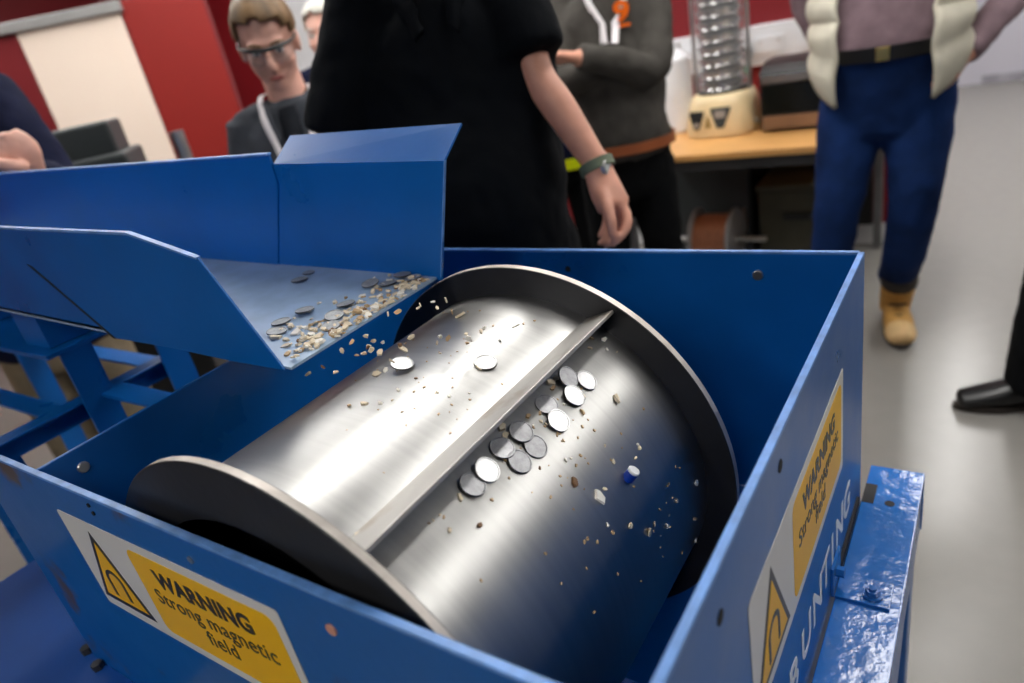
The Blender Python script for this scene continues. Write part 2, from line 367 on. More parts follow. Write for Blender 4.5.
# near side: extension plate in front of the older tray wall
pts = [(-1.098, .186), (-1.118, .2245), (-.787, .214), (-.671, .187), (-.593, .0635), (-.682, .0645), (-.80, .070), (-.930, .0715)]
child('side_wall', P([R(x, z, cy0 - .003) for x, z in pts], (0, .003, 0)), blue, ch, bevel=.0006)
pts = [(-2.15, .262), (-1.05, .2205), (-.90, .205), (-.90, .0735), (-2.15, .125)]
child('tray_wall', P([R(x, z, cy0 + .004) for x, z in pts], (0, .004, 0)), blue, ch, bevel=.0006)
child('wall_edge', P([R(x, z, cy0 - .0045) for x, z in ((-1.118, .2222), (-.787, .2117), (-.671, .1848), (-.6705, .187), (-.787, .2148), (-1.118, .2252))], (0, .006, 0)), edge_blue, ch)
child('seam_gap', P([R(x, z, cy0 - .0036) for x, z in ((-1.085, .172), (-.935, .0715), (-.928, .0715), (-1.070, .168))], (0, .0012, 0)), hole_m, ch)
# far side
pts = [(-.832, .2275), (-.529, .2125), (-.578, .062), (-.923, zfl(-.923) - .004)]
child('side_wall', P([R(x, z, cy1) for x, z in pts], (0, .003, 0)), blue, ch)
pts = [(-2.15, .272), (-.834, .2405), (-.834, .20), (-.90, zfl(-.90) - .008), (-2.15, zfl(-2.15) - .008)]
child('tray_wall', P([R(x, z, cy1 - .002) for x, z in pts], (0, .004, 0)), blue, ch)
child('wall_edge', P([R(-2.15, .272, cy1 - .0055), R(-.834, .2405, cy1 - .0055), R(-.834, .2435, cy1 - .0055), R(-2.15, .275, cy1 - .0055)], (0, .009, 0)), edge_blue, ch)
yfl = cy1 + .045
a0, a1 = R(-.832, .2275, cy1), R(-.529, .2125, cy1)
b0, b1 = at(290, 135.5, 1, yfl), at(461.4, 123, 1, yfl)
child('flared_flange', P([a0, a1, b1, b0], (0, .0015, -.002)), blue, ch)
child('wall_edge', P([R(-.5295, .2125, cy1 - .0006), R(-.5785, .0665, cy1 - .0006), R(-.5770, .0665, cy1 - .0006), R(-.528, .2125, cy1 - .0006)], (0, .004, 0)), edge_blue, ch)
# floor
child('chute_floor', P([R(-.585, zfl(-.585), cy0), R(-.845, zfl(-.845), cy0), R(-.845, zfl(-.845) - .003, cy0), R(-.585, zfl(-.585) - .003, cy0)], (0, cy1 - cy0, 0)), blue_sheen, ch)
child('tray_floor', P([R(-.845, zfl(-.845) - .0008, cy0 + .004), R(-2.15, zfl(-2.15) - .0008, cy0 + .004), R(-2.15, zfl(-2.15) - .008, cy0 + .004), R(-.80, zfl(-.80) - .008, cy0 + .004)], (0, cy1 - cy0 - .004, 0)), blue_sheen, ch)
child('mount_block', B(-1.72, -1.62, .42, .60, RIM + .004, RIM + .108), blue, ch); child('mount_block', B(-1.36, -1.27, .42, .60, RIM + .004, RIM + .094), blue, ch)

# ================================================================== stand under the chute
sd = thing('feeder_stand', (-1.5, .45, 0), 'blue welded angle-iron stand carrying the feed chute', 'stand')
child('top_plate', P([(-1.245, .40, RIM - .006), (-1.245, .62, RIM - .006), (-2.0, .62, RIM - .006), (-2.0, .40, RIM - .006)], (0, 0, .008)), blue, sd, bevel=.001)
def angle_post(x, y, z0, z1, s=.05):
    child('post', B(x - s, x, y - .003, y + .003, z0, z1), blue, sd); child('post_flange', B(x - .003, x + .003, y - s, y - .003, z0, z1), blue, sd)
for x in (-1.25, -1.95):
    for y in (.47, .62) if x > -1.5 else (.42, .62): angle_post(x, y, 0, RIM - .006)
zc_ = RIM - .10
child('cross_rail', B(-1.30, -1.262, -.02, .62, zc_ - .004, zc_), edge_blue if False else blue, sd, bevel=.001)
child('cross_rail', B(-1.30, -1.296, -.02, .62, zc_ - .045, zc_ - .004), blue, sd)
child('tie_bar', B(-1.255, bx0 - T, .45, .492, zc_ - .003, zc_ + .003), blue, sd, bevel=.001)
child('long_rail', B(-1.95, -1.30, .40, .44, zc_ - .045, zc_ - .04), blue, sd); child('long_rail', B(-1.95, -1.30, .60, .64, zc_ - .045, zc_ - .04), blue, sd)
child('long_rail', B(-1.95, -1.30, .02, .06, zc_ - .045, zc_ - .005), blue, sd)
child('brace', P([(-1.40, .30, zc_ - .05), (-1.36, .30, zc_ - .05), (-1.27, .30, .25), (-1.31, .30, .25)], (0, .03, 0)), blue, sd)
angle_post(-1.262, .03, ZR, zc_ - .004); angle_post(-1.91, .03, 0, zc_ - .004)

# ================================================================== people
def catmull(p, n):
    out = []
    for i in range(len(p) - 1):
        a = p[max(i - 1, 0)]; b = p[i]; c = p[i + 1]; d = p[min(i + 2, len(p) - 1)]
        for k in range(n):
            t = k / n; out.append([.5 * (2 * b[j] + (c[j] - a[j]) * t + (2 * a[j] - 5 * b[j] + 4 * c[j] - d[j]) * t * t + (3 * b[j] - a[j] - 3 * c[j] + d[j]) * t ** 3) for j in range(len(b))])
    out.append(list(p[-1])); return out
def tube(bm, pts, rad, side=None, seg=16, sub=4, cap=.7):
    P_ = []
    for p, r in zip(pts, rad):
        r = r if isinstance(r, (tuple, list)) else (r, r)
        P_.append([p[0], p[1], p[2], r[0], r[1]])
    Q = catmull(P_, sub); n = len(Q)
    side = Vector(side) if side is not None else None
    rings = []
    def ring(c, u, v, ra, rb): return [bm.verts.new(c + u * (ra * math.cos(2 * math.pi * i / seg)) + v * (rb * math.sin(2 * math.pi * i / seg))) for i in range(seg)]
    prev = None
    for i, q in enumerate(Q):
        c = Vector(q[:3]); t = (Vector(Q[min(i + 1, n - 1)][:3]) - Vector(Q[max(i - 1, 0)][:3])).normalized()
        s = side if side is not None else (prev if prev is not None else (Vector((1, 0, 0)) if abs(t.x) < .8 else Vector((0, 1, 0))))
        u = (s - t * s.dot(t)).normalized(); v = t.cross(u); prev = u
        ra, rb = max(q[3], .001), max(q[4], .001)
        if i == 0:
            for k in (.35, .75, .95): rings.append(ring(c - t * min(ra, rb) * cap * math.sqrt(1 - k * k), u, v, ra * k, rb * k))
        rings.append(ring(c, u, v, ra, rb))
        if i == n - 1:
            for k in (.95, .75, .35): rings.append(ring(c + t * min(ra, rb) * cap * math.sqrt(1 - k * k), u, v, ra * k, rb * k))
    for A, C in zip(rings, rings[1:]):
        for i in range(seg): bm.faces.new((A[i], A[(i + 1) % seg], C[(i + 1) % seg], C[i]))
    bm.faces.new(rings[0][::-1]); bm.faces.new(rings[-1])
def ellipsoid(bm, c, r, M, seg=20):
    m = M @ Matrix.Translation(c) @ Matrix.Diagonal((*r, 1)); bmesh.ops.create_uvsphere(bm, u_segments=seg, v_segments=seg // 2 + 2, radius=1, matrix=m)
TEX = {}
def wrinkle(o, strength, size=.09):
    if size not in TEX:
        t = bpy.data.textures.new('folds', 'CLOUDS'); t.noise_scale = size; t.noise_depth = 2; TEX[size] = t
    d = o.modifiers.new('folds', 'DISPLACE'); d.texture = TEX[size]; d.strength = strength; d.mid_level = .5; d.texture_coords = 'LOCAL'
def skinned(name, bm, m, parent, vox=.009, smooth=4, fold=0, fsize=.09):
    o = child(name, bm, m, parent, smooth=True)
    r = o.modifiers.new('remesh', 'REMESH'); r.mode = 'VOXEL'; r.voxel_size = vox; r.use_smooth_shade = True
    s = o.modifiers.new('smooth', 'SMOOTH'); s.iterations = smooth; s.factor = .5
    if fold: wrinkle(o, fold, fsize)
    return o
def hand(bm, w, d, pn, scale=1, curl=.35, left=False):
    """five-fingered hand from wrist w along d; pn is the palm normal"""
    d = Vector(d).normalized(); pn = (Vector(pn) - d * Vector(pn).dot(d)).normalized(); s = d.cross(pn) * (-1 if left else 1)   # s points to the thumb side
    k = scale; w = Vector(w)
    tube(bm, [w - d * .03 * k, w, w + d * .04 * k, w + d * .085 * k], [(.028 * k, .021 * k), (.028 * k, .019 * k), (.039 * k, .017 * k), (.041 * k, .014 * k)], s, 14, 3, .5)
    for off, ln, an in ((.031, .072, .06), (.0105, .081, .0), (-.0105, .075, -.04), (-.030, .058, -.10)):
        p = w + d * .082 * k + s * off * k; pts = [p - d * .02 * k, p]; dr = (d + s * an).normalized(); a = 0
        for j, f in enumerate((.45, .31, .24)):
            a += curl * (1 if j else .7); q = dr * math.cos(a) + pn * math.sin(a); p = p + q * ln * f * k; pts.append(p)
        tube(bm, pts, [.0088 * k, .0092 * k, .0086 * k, .0078 * k, .0065 * k], None, 10, 2, .9)
    p0 = w + d * .018 * k + s * .022 * k + pn * .006 * k
    tube(bm, [p0, p0 + (d * .6 + s * .7 + pn * .2) * .045 * k, p0 + (d * .6 + s * .7 + pn * .2) * .045 * k + (d + s * .25 + pn * .35).normalized() * .032 * k,
              p0 + (d * .6 + s * .7 + pn * .2) * .045 * k + (d + s * .2 + pn * .4).normalized() * .058 * k], [.014 * k, .0125 * k, .0105 * k, .008 * k], None, 10, 3, .9)
def head_mesh(bm, M):
    E = lambda c, r: ellipsoid(bm, c, r, M)
    E((0, -.012, .032), (.076, .096, .090)); E((0, .022, -.036), (.066, .066, .076)); E((0, .056, -.096), (.032, .024, .020))
    E((0, .074, .024), (.052, .018, .012)); E((.036, .056, -.03), (.026, .028, .03)); E((-.036, .056, -.03), (.026, .028, .03))
    for s in (-1, 1): E((s * .078, -.008, -.012), (.010, .022, .034))
    V = lambda *a: M @ Vector(a)
    tube(bm, [V(0, .080, .012), V(0, .098, -.014), V(0, .108, -.034), V(0, .088, -.044)], [.008, .011, .014, .012], None, 10, 3)
    E((0, .082, -.066), (.024, .010, .012))
def head_parts(M, parent, hairm, style='short'):
    for s in (-1, 1):
        bm = bmesh.new(); ellipsoid(bm, (s * .031, .078, .001), (.0125, .009, .0085), M, 12); e_ = child('eye', bm, eye_w, parent, smooth=True)
        bm = bmesh.new(); ellipsoid(bm, (s * .031, .0855, .000), (.0052, .003, .0056), M, 10); child('iris', bm, eye_d, e_, smooth=True)
        bm = bmesh.new(); tube(bm, [M @ Vector((s * .014, .091, .021)), M @ Vector((s * .032, .089, .026)), M @ Vector((s * .048, .078, .022))], [.0028, .0036, .0022], None, 8, 2); child('eyebrow', bm, hairm, parent, smooth=True)
    bm = bmesh.new(); ellipsoid(bm, (0, .0925, -.069), (.022, .004, .0055), M, 12); child('mouth', bm, lip_m, parent, smooth=True)
    bm = bmesh.new(); bmesh.ops.create_uvsphere(bm, u_segments=36, v_segments=24, radius=1)
    for v in bm.verts: v.co = Vector((v.co.x * .084, v.co.y * .104 - .016, v.co.z * .098 + .036))
    kill = []
    for f in bm.faces:
        c = f.calc_center_median()
        if (c.y > .03 and c.z < .082 - .25 * abs(c.x) + .022 * noise.noise(Vector((c.x * 38, 3.1, 0))) + .12 * c.x) or (c.y > -.025 and c.z < .022) or c.z < -.055: kill.append(f)
    bmesh.ops.delete(bm, geom=kill, context='FACES')
    for v in bm.verts:
        k = noise.noise(v.co * 45) * .006 + (.009 if v.co.y > .02 and v.co.z > .05 else 0); v.co = M @ (v.co * (1 + k * 10 * .6))
    o = child('hair', bm, hairm, parent, smooth=True); s = o.modifiers.new('s', 'SOLIDIFY'); s.thickness = .012; s.offset = 0
    sb = o.modifiers.new('sub', 'SUBSURF'); sb.levels = 1; sb.render_levels = 1

def person(label, xy, face, H, J=None, lean=(0, 0), vox=.010, top=None, tr=None, shoe=None, sk=None, hair=hair_dk, belly=1.0, wide=1.0, short_sleeve=False,
           head_pitch=0, head_yaw=0, hands=('relaxed', 'relaxed'), group=None, collar=None, skip_hand_mesh=None, feet=None, fold=.012, trk=1.0, build_shoes=True, hem=.485, cuff=.015, shoe_k=1.0, armk=1.0):
    J = J or {}
    f = Vector((face[0], face[1], 0)).normalized(); s = Vector((f.y, -f.x, 0))       # s: the person's own right
    base = Vector((xy[0], xy[1], 0)); up = Vector((0, 0, 1)); ln = Vector((lean[0], lean[1], 0))
    root = thing('person', base, label, 'person', group)
    def at_(z, r=0, fw=0): k = z / H; return base + up * z + s * r + f * fw + ln * max(0, k - .45)
    G = lambda n, d: Vector(J[n]) if n in J else d
    sh = {'R': G('shR', at_(.815 * H, .098 * H * wide)), 'L': G('shL', at_(.815 * H, -.098 * H * wide))}
    el = {'R': G('elR', at_(.63 * H, .128 * H * wide, -.03)), 'L': G('elL', at_(.63 * H, -.128 * H * wide, -.03))}
    wr = {'R': G('wrR', at_(.485 * H, .140 * H * wide, .05)), 'L': G('wrL', at_(.485 * H, -.140 * H * wide, .05))}
    hip = {'R': at_(.49 * H, .052 * H * wide), 'L': at_(.49 * H, -.052 * H * wide)}
    kn = {'R': G('knR', at_(.28 * H, .058 * H, .015)), 'L': G('knL', at_(.28 * H, -.058 * H, .015))}
    an = {'R': G('anR', at_(.055 * H, .062 * H, -.02)), 'L': G('anL', at_(.055 * H, -.062 * H, -.02))}
    spine = [at_(.47 * H), at_(.53 * H, 0, .0), at_(.61 * H, 0, .02 * belly), at_(.72 * H), at_(.80 * H), at_(.845 * H)]
    RT = [(.088, .060), (.100 * wide, .070 * belly), (.094 * wide, .072 * belly), (.102 * wide, .072), (.100 * wide, .052), (.042, .042)]
    hc = G('head', at_(.925 * H, 0, .025))
    hy = Matrix.Rotation(head_yaw, 4, 'Z'); fh = (hy @ f).normalized(); rh = fh.cross(up).normalized()
    fh2 = (fh * math.cos(head_pitch) + up * math.sin(head_pitch)).normalized(); uh = rh.cross(fh2)
    MH = frame(hc, rh, fh2, uh)
    # --- body
    bm = bmesh.new()
    tube(bm, spine, [(a * H - .008, b * H - .008) for a, b in RT], s, 24, 4, .5)
    tube(bm, [at_(.80 * H), at_(.85 * H, 0, .005), hc + uh * -.06 - fh2 * .005], [.065, .058, .056], None, 16, 3)
    head_mesh(bm, MH)
    for k in 'RL':
        tube(bm, [sh[k], (sh[k] + el[k]) / 2, el[k], (el[k] * .62 + wr[k] * .38), wr[k]], [.044, .046 * armk, .040 * armk, .041 * armk, .028 * armk ** .5], None, 16, 4)
        tube(bm, [hip[k], (hip[k] + kn[k]) / 2, kn[k], kn[k] * .6 + an[k] * .4, an[k]], [.080, .072, .052, .052, .036], None, 16, 4)
        if build_shoes: tube(bm, [an[k] - f * .02 - up * .03, an[k] + f * .06 - up * .04, an[k] + f * .15 - up * .055], [.034, .034, .024], None, 12, 3)
        if skip_hand_mesh != k:
            dd = (wr[k] - el[k]).normalized(); pn = s * (-1 if k == 'R' else 1)
            if abs(pn.dot(dd)) > .7: pn = -up
            hand(bm, wr[k] + dd * .015, dd, pn, 1, .35, left=(k == 'L'))
        elif 'handfn' in J: J['handfn'](bm)
    body = skinned('body', bm, sk or skin, root, vox, 3)
    head_parts(MH, root, hair)
    # --- top
    bm = bmesh.new(); g = .014
    sp2 = [at_(hem * H, 0, .02 * belly if hem > .57 else 0)] + [q for q, zz in zip(spine[1:5], (.53, .61, .72, .80)) if zz > hem + .005] + [at_(.838 * H)]
    tube(bm, sp2, [(.101 * wide * H + g, .073 * belly * H + g)] + [(a * H + g, b * H + g) for (a, b), zz in zip(RT[1:5], (.53, .61, .72, .80)) if zz > hem + .005] + [(.046 * H + .008, .046 * H + .008)], s, 28, 5, .35)
    for k in 'RL':
        tube(bm, [at_(.832 * H), sh[k].lerp(at_(.822 * H), .45), sh[k] - up * .004], [.058, .058, .056], None, 16, 3)
        if short_sleeve:
            e = sh[k].lerp(el[k], .78); tube(bm, [sh[k] - (el[k] - sh[k]) * .05, sh[k].lerp(el[k], .4), e], [.064, .070, .070], None, 18, 4, .15)
        else:
            tube(bm, [sh[k] - (el[k] - sh[k]) * .05, (sh[k] + el[k]) / 2, el[k], (el[k] + wr[k]) / 2, wr[k] * .97 + el[k] * .03], [.060, .064, .058, .052, .043], None, 18, 4, .25)
    shirt = skinned('top', bm, top, root, max(.008, vox), 5, fold, .085)
    # --- trousers
    bm = bmesh.new()
    tube(bm, [at_(.45 * H), at_(.50 * H), at_(max(.555, hem - .004) * H, 0, .018 * belly if hem > .57 else 0)], [(.098 * H * wide, .070 * H), (.104 * H * wide, .074 * H * (belly ** .5)), (.101 * H * wide + (.012 if hem > .57 else 0), .072 * H * (belly if hem > .57 else belly ** .5) + (.012 if hem > .57 else 0))], s, 24, 4, .3)
    for k in 'RL':
        tube(bm, [hip[k] + up * .02, hip[k].lerp(kn[k], .5), kn[k], kn[k].lerp(an[k], .5), an[k] + up * cuff], [.094 * trk, .086 * trk, .070 * trk, .064 * trk, .060 * trk], None, 18, 4, .2)
    trousers = skinned('trousers', bm, tr, root, max(.009, vox), 5, fold * .8, .07)
    # --- shoes
    if build_shoes:
        for k in 'RL':
            shoe_mesh(root, an[k], f if not feet else Vector(feet[k]), shoe, k=shoe_k)
    return dict(root=root, f=f, s=s, at=at_, sh=sh, el=el, wr=wr, an=an, kn=kn, hc=hc, MH=MH, top=shirt, H=H, fh=fh2, rh=rh, uh=uh, RT=RT, belly=belly, wide=wide)
def shoe_mesh(root, a, f, m, sole=None, name='shoe', k=1.0):
    f = Vector((f[0], f[1], 0)).normalized(); s = Vector((f.y, -f.x, 0)); g = Vector((a.x, a.y, 0)); up = Vector((0, 0, 1)); f = f * k; s = s * k; up = up * k
    bm = bmesh.new()
    tube(bm, [g - f * .055 + up * .050, g + f * .02 + up * .056, g + f * .10 + up * .046, g + f * .185 + up * .034], [(u * k, v * k) for u, v in ((.036, .040), (.040, .046), (.046, .034), (.040, .022))], s, 18, 4, .9)
    tube(bm, [g + up * .05 - f * .01, g + up * .105 - f * .012], [.044 * k, .045 * k], s, 16, 3, .2)
    o = skinned(name, bm, m, root, .006, 3)
    bm = bmesh.new(); out = []
    for i in range(28):
        t = 2 * math.pi * i / 28; c, sn = math.cos(t), math.sin(t); wd = .041 + .010 * max(0, c) * (1 - max(0, c)) * 2
        out.append(g + f * (.065 + .150 * c) + s * (wd * sn * (1 if c > 0 else .9)) + up * .001)
    prism(bm, out, (0, 0, .020)); child('sole', bm, sole or sole_m, root, bevel=.003)
    return o
def ribbon(name, pts, wdt, m, parent, target, off=.004, sidev=None, n=10, thick=.0016):
    Q = [Vector(p) for p in catmull([list(p) for p in pts], n)]
    bm = bmesh.new(); rows = []
    for i, q in enumerate(Q):
        t = (Q[min(i + 1, len(Q) - 1)] - Q[max(i - 1, 0)]).normalized(); u = (Vector(sidev) - t * Vector(sidev).dot(t)).normalized()
        rows.append([bm.verts.new(q + u * wdt * k) for k in (-.5, 0, .5)])
    for A, C in zip(rows, rows[1:]):
        for j in (0, 1): bm.faces.new((A[j], A[j + 1], C[j + 1], C[j]))
    o = child(name, bm, m, parent, smooth=True)
    if target:
        sw = o.modifiers.new('w', 'SHRINKWRAP'); sw.target = target; sw.wrap_method = 'NEAREST_SURFACEPOINT'; sw.wrap_mode = 'ABOVE_SURFACE'; sw.offset = off
    so = o.modifiers.new('s', 'SOLIDIFY'); so.thickness = thick; so.offset = 1
    return o
def ring_band(name, p, z, m, hgt, g=.016, seg=48, thick=.004, wide=1, extra=0):
    """belt or band round a person's trunk at height z"""
    H = p['H']; k = z / H; zs = [.47, .53, .61, .72, .80]
    RT = p['RT']; i = max(j for j in range(4) if zs[j] <= k) if k >= .47 else 0; t = (k - zs[i]) / (zs[i + 1] - zs[i])
    a = (RT[i][0] * (1 - t) + RT[i + 1][0] * t) * H * wide + g + extra; b = (RT[i][1] * (1 - t) + RT[i + 1][1] * t) * H + g + extra
    c = p['at'](z, 0, .02 * p['belly'] * max(0, 1 - abs(k - .61) / .08)); bm = bmesh.new(); rs = []
    for zz, e in ((-hgt / 2, 0), (hgt / 2, 0), (hgt / 2, thick), (-hgt / 2, thick)):
        rs.append([bm.verts.new(c + p['s'] * ((a + e) * math.cos(2 * math.pi * j / seg)) + p['f'] * ((b + e) * math.sin(2 * math.pi * j / seg)) + Vector((0, 0, zz))) for j in range(seg)])
    for q in range(4):
        A, C = rs[q], rs[(q + 1) % 4]
        for j in range(seg): bm.faces.new((A[j], A[(j + 1) % seg], C[(j + 1) % seg], C[j]))
    return child(name, bm, m, p['root'], smooth='auto'), c, a, b
def tocam(p): return (-(Vector((p[0], p[1], 0)))).normalized()
def lanyard(p, m, drop=.36, w=.02, spread=.058, off=.004):
    H = p['H']; at_ = p['at']; zt = .845 * H
    tip = at_(zt - drop, 0, .20)
    for sg in (-1, 1):
        ribbon('lanyard', [at_(zt + .012, sg * .030, -.055), at_(zt + .015, sg * spread, .01), at_(zt - .05, sg * spread * .95, .10), at_(zt - drop * .55, sg * spread * .5, .17), tip], w, m, p['root'], p['top'], off, p['s'])

# --- man in the dark polo shirt behind the housing
c4 = (-.932, 1.20)
f4 = (.50, -.86)
D4 = 1.36
def hand4(bm):
    W = pix(599, 171, 1.33); q = lambda x, y, d: pix(x, y, d)
    vs = (CR[0] * .97 + CR[1] * -.2)
    tube(bm, [q(597, 160, 1.335), W, q(606, 190, 1.325), q(614, 206, 1.32)], [(.030, .024), (.029, .022), (.033, .022), (.034, .018)], vs, 14, 3, .5)
    tube(bm, [q(617, 200, 1.32), q(625, 211, 1.315), q(627.5, 224, 1.305), q(621, 236, 1.30), q(612, 244, 1.30)], [.010, .0112, .0102, .0092, .0078], None, 12, 3, .9)      # index
    tube(bm, [q(614, 204, 1.33), q(620, 215, 1.335), q(620, 228, 1.33), q(613, 239, 1.32), q(606, 245, 1.315)], [.010, .0108, .010, .009, .0076], None, 12, 3, .9)
    tube(bm, [q(610, 204, 1.34), q(614, 217, 1.35), q(612, 230, 1.345), q(605, 240, 1.335), q(600, 243, 1.33)], [.010, .0104, .0096, .0086, .0074], None, 12, 3, .9)
    tube(bm, [q(606, 202, 1.345), q(607, 216, 1.36), q(605, 227, 1.36), q(600, 236, 1.35)], [.0096, .0098, .0088, .0072], None, 12, 3, .9)
    tube(bm, [q(603, 190, 1.315), q(607, 205, 1.295), q(611, 221, 1.285), q(612, 235, 1.288)], [.0135, .0130, .0112, .0086], None, 12, 3, .9)                           # thumb
p4 = person('man in a black polo shirt behind the housing, wristwatch on his lowered arm', c4, f4, 1.80, wide=1.05, belly=1.28,
            J=dict(shL=pix(508, -18, 1.33), elL=pix(537, 74, 1.34), wrL=pix(597, 165, 1.335), shR=pix(360, 4, 1.36), elR=pix(334, 168, 1.44), wrR=pix(380, 270, 1.50), handfn=hand4),
            vox=.0055, top=c_black, tr=c_blacktr, shoe=shoe_bk, sk=skin, hair=hair_dk, short_sleeve=True, skip_hand_mesh='L', fold=.016, armk=.82)
ax = (pix(600, 172, 1.335) - pix(594, 158, 1.335)).normalized()
wc = pix(597, 166, 1.335)
u_ = CR[0].cross(ax).normalized()
Mw = frame(wc, ax.cross(u_), u_, ax); Mw = Mw @ Matrix.Diagonal((1.0, 1.0, 1, 1))
bm = bmesh.new(); lathe(bm, [(.0315, -.010), (.0345, -.009), (.0345, .009), (.0315, .010)], Mw, 32); child('watch_strap', bm, watch_m, p4['root'], smooth='auto')
cw = pix(606.5, 167.5, 1.315); dw = (CR[0] * .8 - CR[2] * .6).normalized()
wcase = child('watch_case', Cy(cw - dw * .005, cw + dw * .005, .0175, 24, .002), zinc, p4['root'], smooth='auto'); child('watch_face', Cy(cw + dw * .005, cw + dw * .0056, .0125, 24), mat('watch_dial', srgb(210, 214, 210), .3), wcase)
# polo collar and placket
for sg in (-1, 1):
    ribbon('collar', [p4['at'](1.545, sg * .03, -.07), p4['at'](1.555, sg * .085, 0), p4['at'](1.52, sg * .05, .10), p4['at'](1.47, sg * .035, .14)], .055, c_black, p4['root'], p4['top'], .006, (0, 0, 1), thick=.003)

# --- young man in the charcoal fleece with safety glasses
c2 = pix(278, 60, 2.02); f2 = (.62, -.78)
p2 = person('young man in a charcoal fleece with safety glasses and white lanyard, looking down', (c2.x, c2.y), f2, 1.62, wide=.96, top=c_fleece, tr=c_blacktr, shoe=shoe_bk, sk=skin_pale, hair=hair_br,
            J=dict(head=pix(268, 42, 1.97)), head_pitch=R_(-20), head_yaw=R_(6), vox=.006, fold=.016)
lanyard(p2, c_white, drop=.36, w=.021, spread=.070, off=.014)
for sg in (-1, 1):
    ribbon('collar', [p2['at'](1.395, sg * .045, -.07), p2['at'](1.40, sg * .08, .0), p2['at'](1.355, sg * .065, .08), p2['at'](1.27, sg * .045, .12)], .05, c_fleece, p2['root'], p2['top'], .011, (0, 0, 1), thick=.004)
ribbon('polo_opening', [p2['at'](1.365, 0, .10), p2['at'](1.30, 0, .13), p2['at'](1.12, 0, .15)], .06, c_blue_black, p2['root'], p2['top'], .003, p2['s'], thick=.001)
M2 = p2['MH']; V2 = lambda *a: M2 @ Vector(a)
bm = bmesh.new(); tube(bm, [V2(-.079, .005, .012), V2(-.074, .06, .016), V2(-.045, .098, .018), V2(0, .112, .017), V2(.045, .098, .018), V2(.074, .06, .016), V2(.079, .005, .012)], [.0032, .0035, .0055, .005, .0055, .0035, .0032], None, 8, 5)
gl = child('safety_glasses', bm, black_pl, p2['root'], smooth=True)
for sg in (-1, 1):
    bm = bmesh.new(); rows = []
    for i in range(9):
        t = i / 8; x = sg * (.008 + .062 * t); yy = .112 - .045 * t ** 2
        rows.append([bm.verts.new(V2(x, yy, .014)), bm.verts.new(V2(x, yy - .003, -.008 - .012 * math.sin(math.pi * t))), bm.verts.new(V2(x, yy - .007, -.012 - .018 * math.sin(math.pi * (.15 + .7 * t))))])
    for A, C in zip(rows, rows[1:]):
        for j in (0, 1): bm.faces.new((A[j], A[j + 1], C[j + 1], C[j]))
    child('lens', bm, lens_m, gl, smooth=True)

# --- white-haired person further back
c3 = pix(334, 60, 2.95); 
p3 = person('white-haired person in a navy top, half hidden between the fleece man and the polo man', (c3.x, c3.y), (.6, -.8), 1.70, top=c_navy, tr=c_blacktr, shoe=shoe_bk, sk=skin_pale, hair=hair_wh, head_yaw=R_(-15), J=dict(head=pix(327, 34, 2.9)))

# --- man with folded arms
c5 = pix(614, 60, 2.46)
p5 = person('man in a grey-brown fleece with an orange logo and folded arms', (c5.x, c5.y), (.42, -.9), 1.78, wide=.90, belly=1.1, top=c_brownfl, tr=c_blacktr, shoe=shoe_bk, sk=skin, hair=hair_dk,
            J=dict(shR=pix(560, -62, 2.56), shL=pix(650, -75, 2.45), elL=pix(654, 66, 2.33), wrL=pix(579, 58, 2.24), elR=pix(556, 84, 2.38), wrR=pix(598, 72, 2.36)), vox=.0075, fold=.018, hem=.55)
lanyard(p5, c_white, drop=.19, w=.022, spread=.06, off=.008)
bl, cb, ab, bb = ring_band('belt', p5, .975, leather_br, .035, g=.020, extra=.004)
# --- hi-vis person behind
c6 = pix(543, 60, 2.95)
p6 = person('person in a navy jacket with a yellow reflective hem band, mostly hidden', (c6.x, c6.y), (.4, -.9), 1.75, wide=1.0, top=c_navy, tr=c_blacktr, shoe=shoe_bk, sk=skin, hair=hair_dk)

# --- man in jeans, cream gilet and tan boots
g7 = at(893, 338, 2, .03)
f7 = Vector((.06, -1, 0)).normalized(); s7 = Vector((f7.y, -f7.x, 0))
c7 = Vector((-.345, 2.86))
an7R = at(897, 292, 2, .12)
p7 = person('man in blue jeans, open cream quilted gilet and tan boots', (c7.x, c7.y), f7, 1.92, wide=1.06, belly=1.22, top=c_mauve, tr=c_jeans, shoe=boot_tan, sk=skin, hair=hair_dk,
            J=dict(anL=(an7R.x, an7R.y - .05, .10), knL=pix(914, 200, 2.50), anR=(-.56, 2.84, .10), knR=pix(838, 205, 2.62),
                   elL=pix(1012, -10, 2.35), wrL=pix(966, 55, 2.26), elR=pix(806, -5, 2.46), wrR=pix(835, 72, 2.50)), fold=.014, build_shoes=False, hem=.598, cuff=.115, trk=1.2)
_b7 = ring_band('belt', p7, 1.135, leather_bk, .045, g=.02, extra=.006)
_b, cb7, ab7, bb7 = _b7; bk = cb7 + f7 * (bb7 + .006); child('buckle', B(-.020, .020, -.003, .003, -.021, .021, M=frame(bk, -s7, -f7, (0, 0, 1))), brass, p7['root'], bevel=.003)
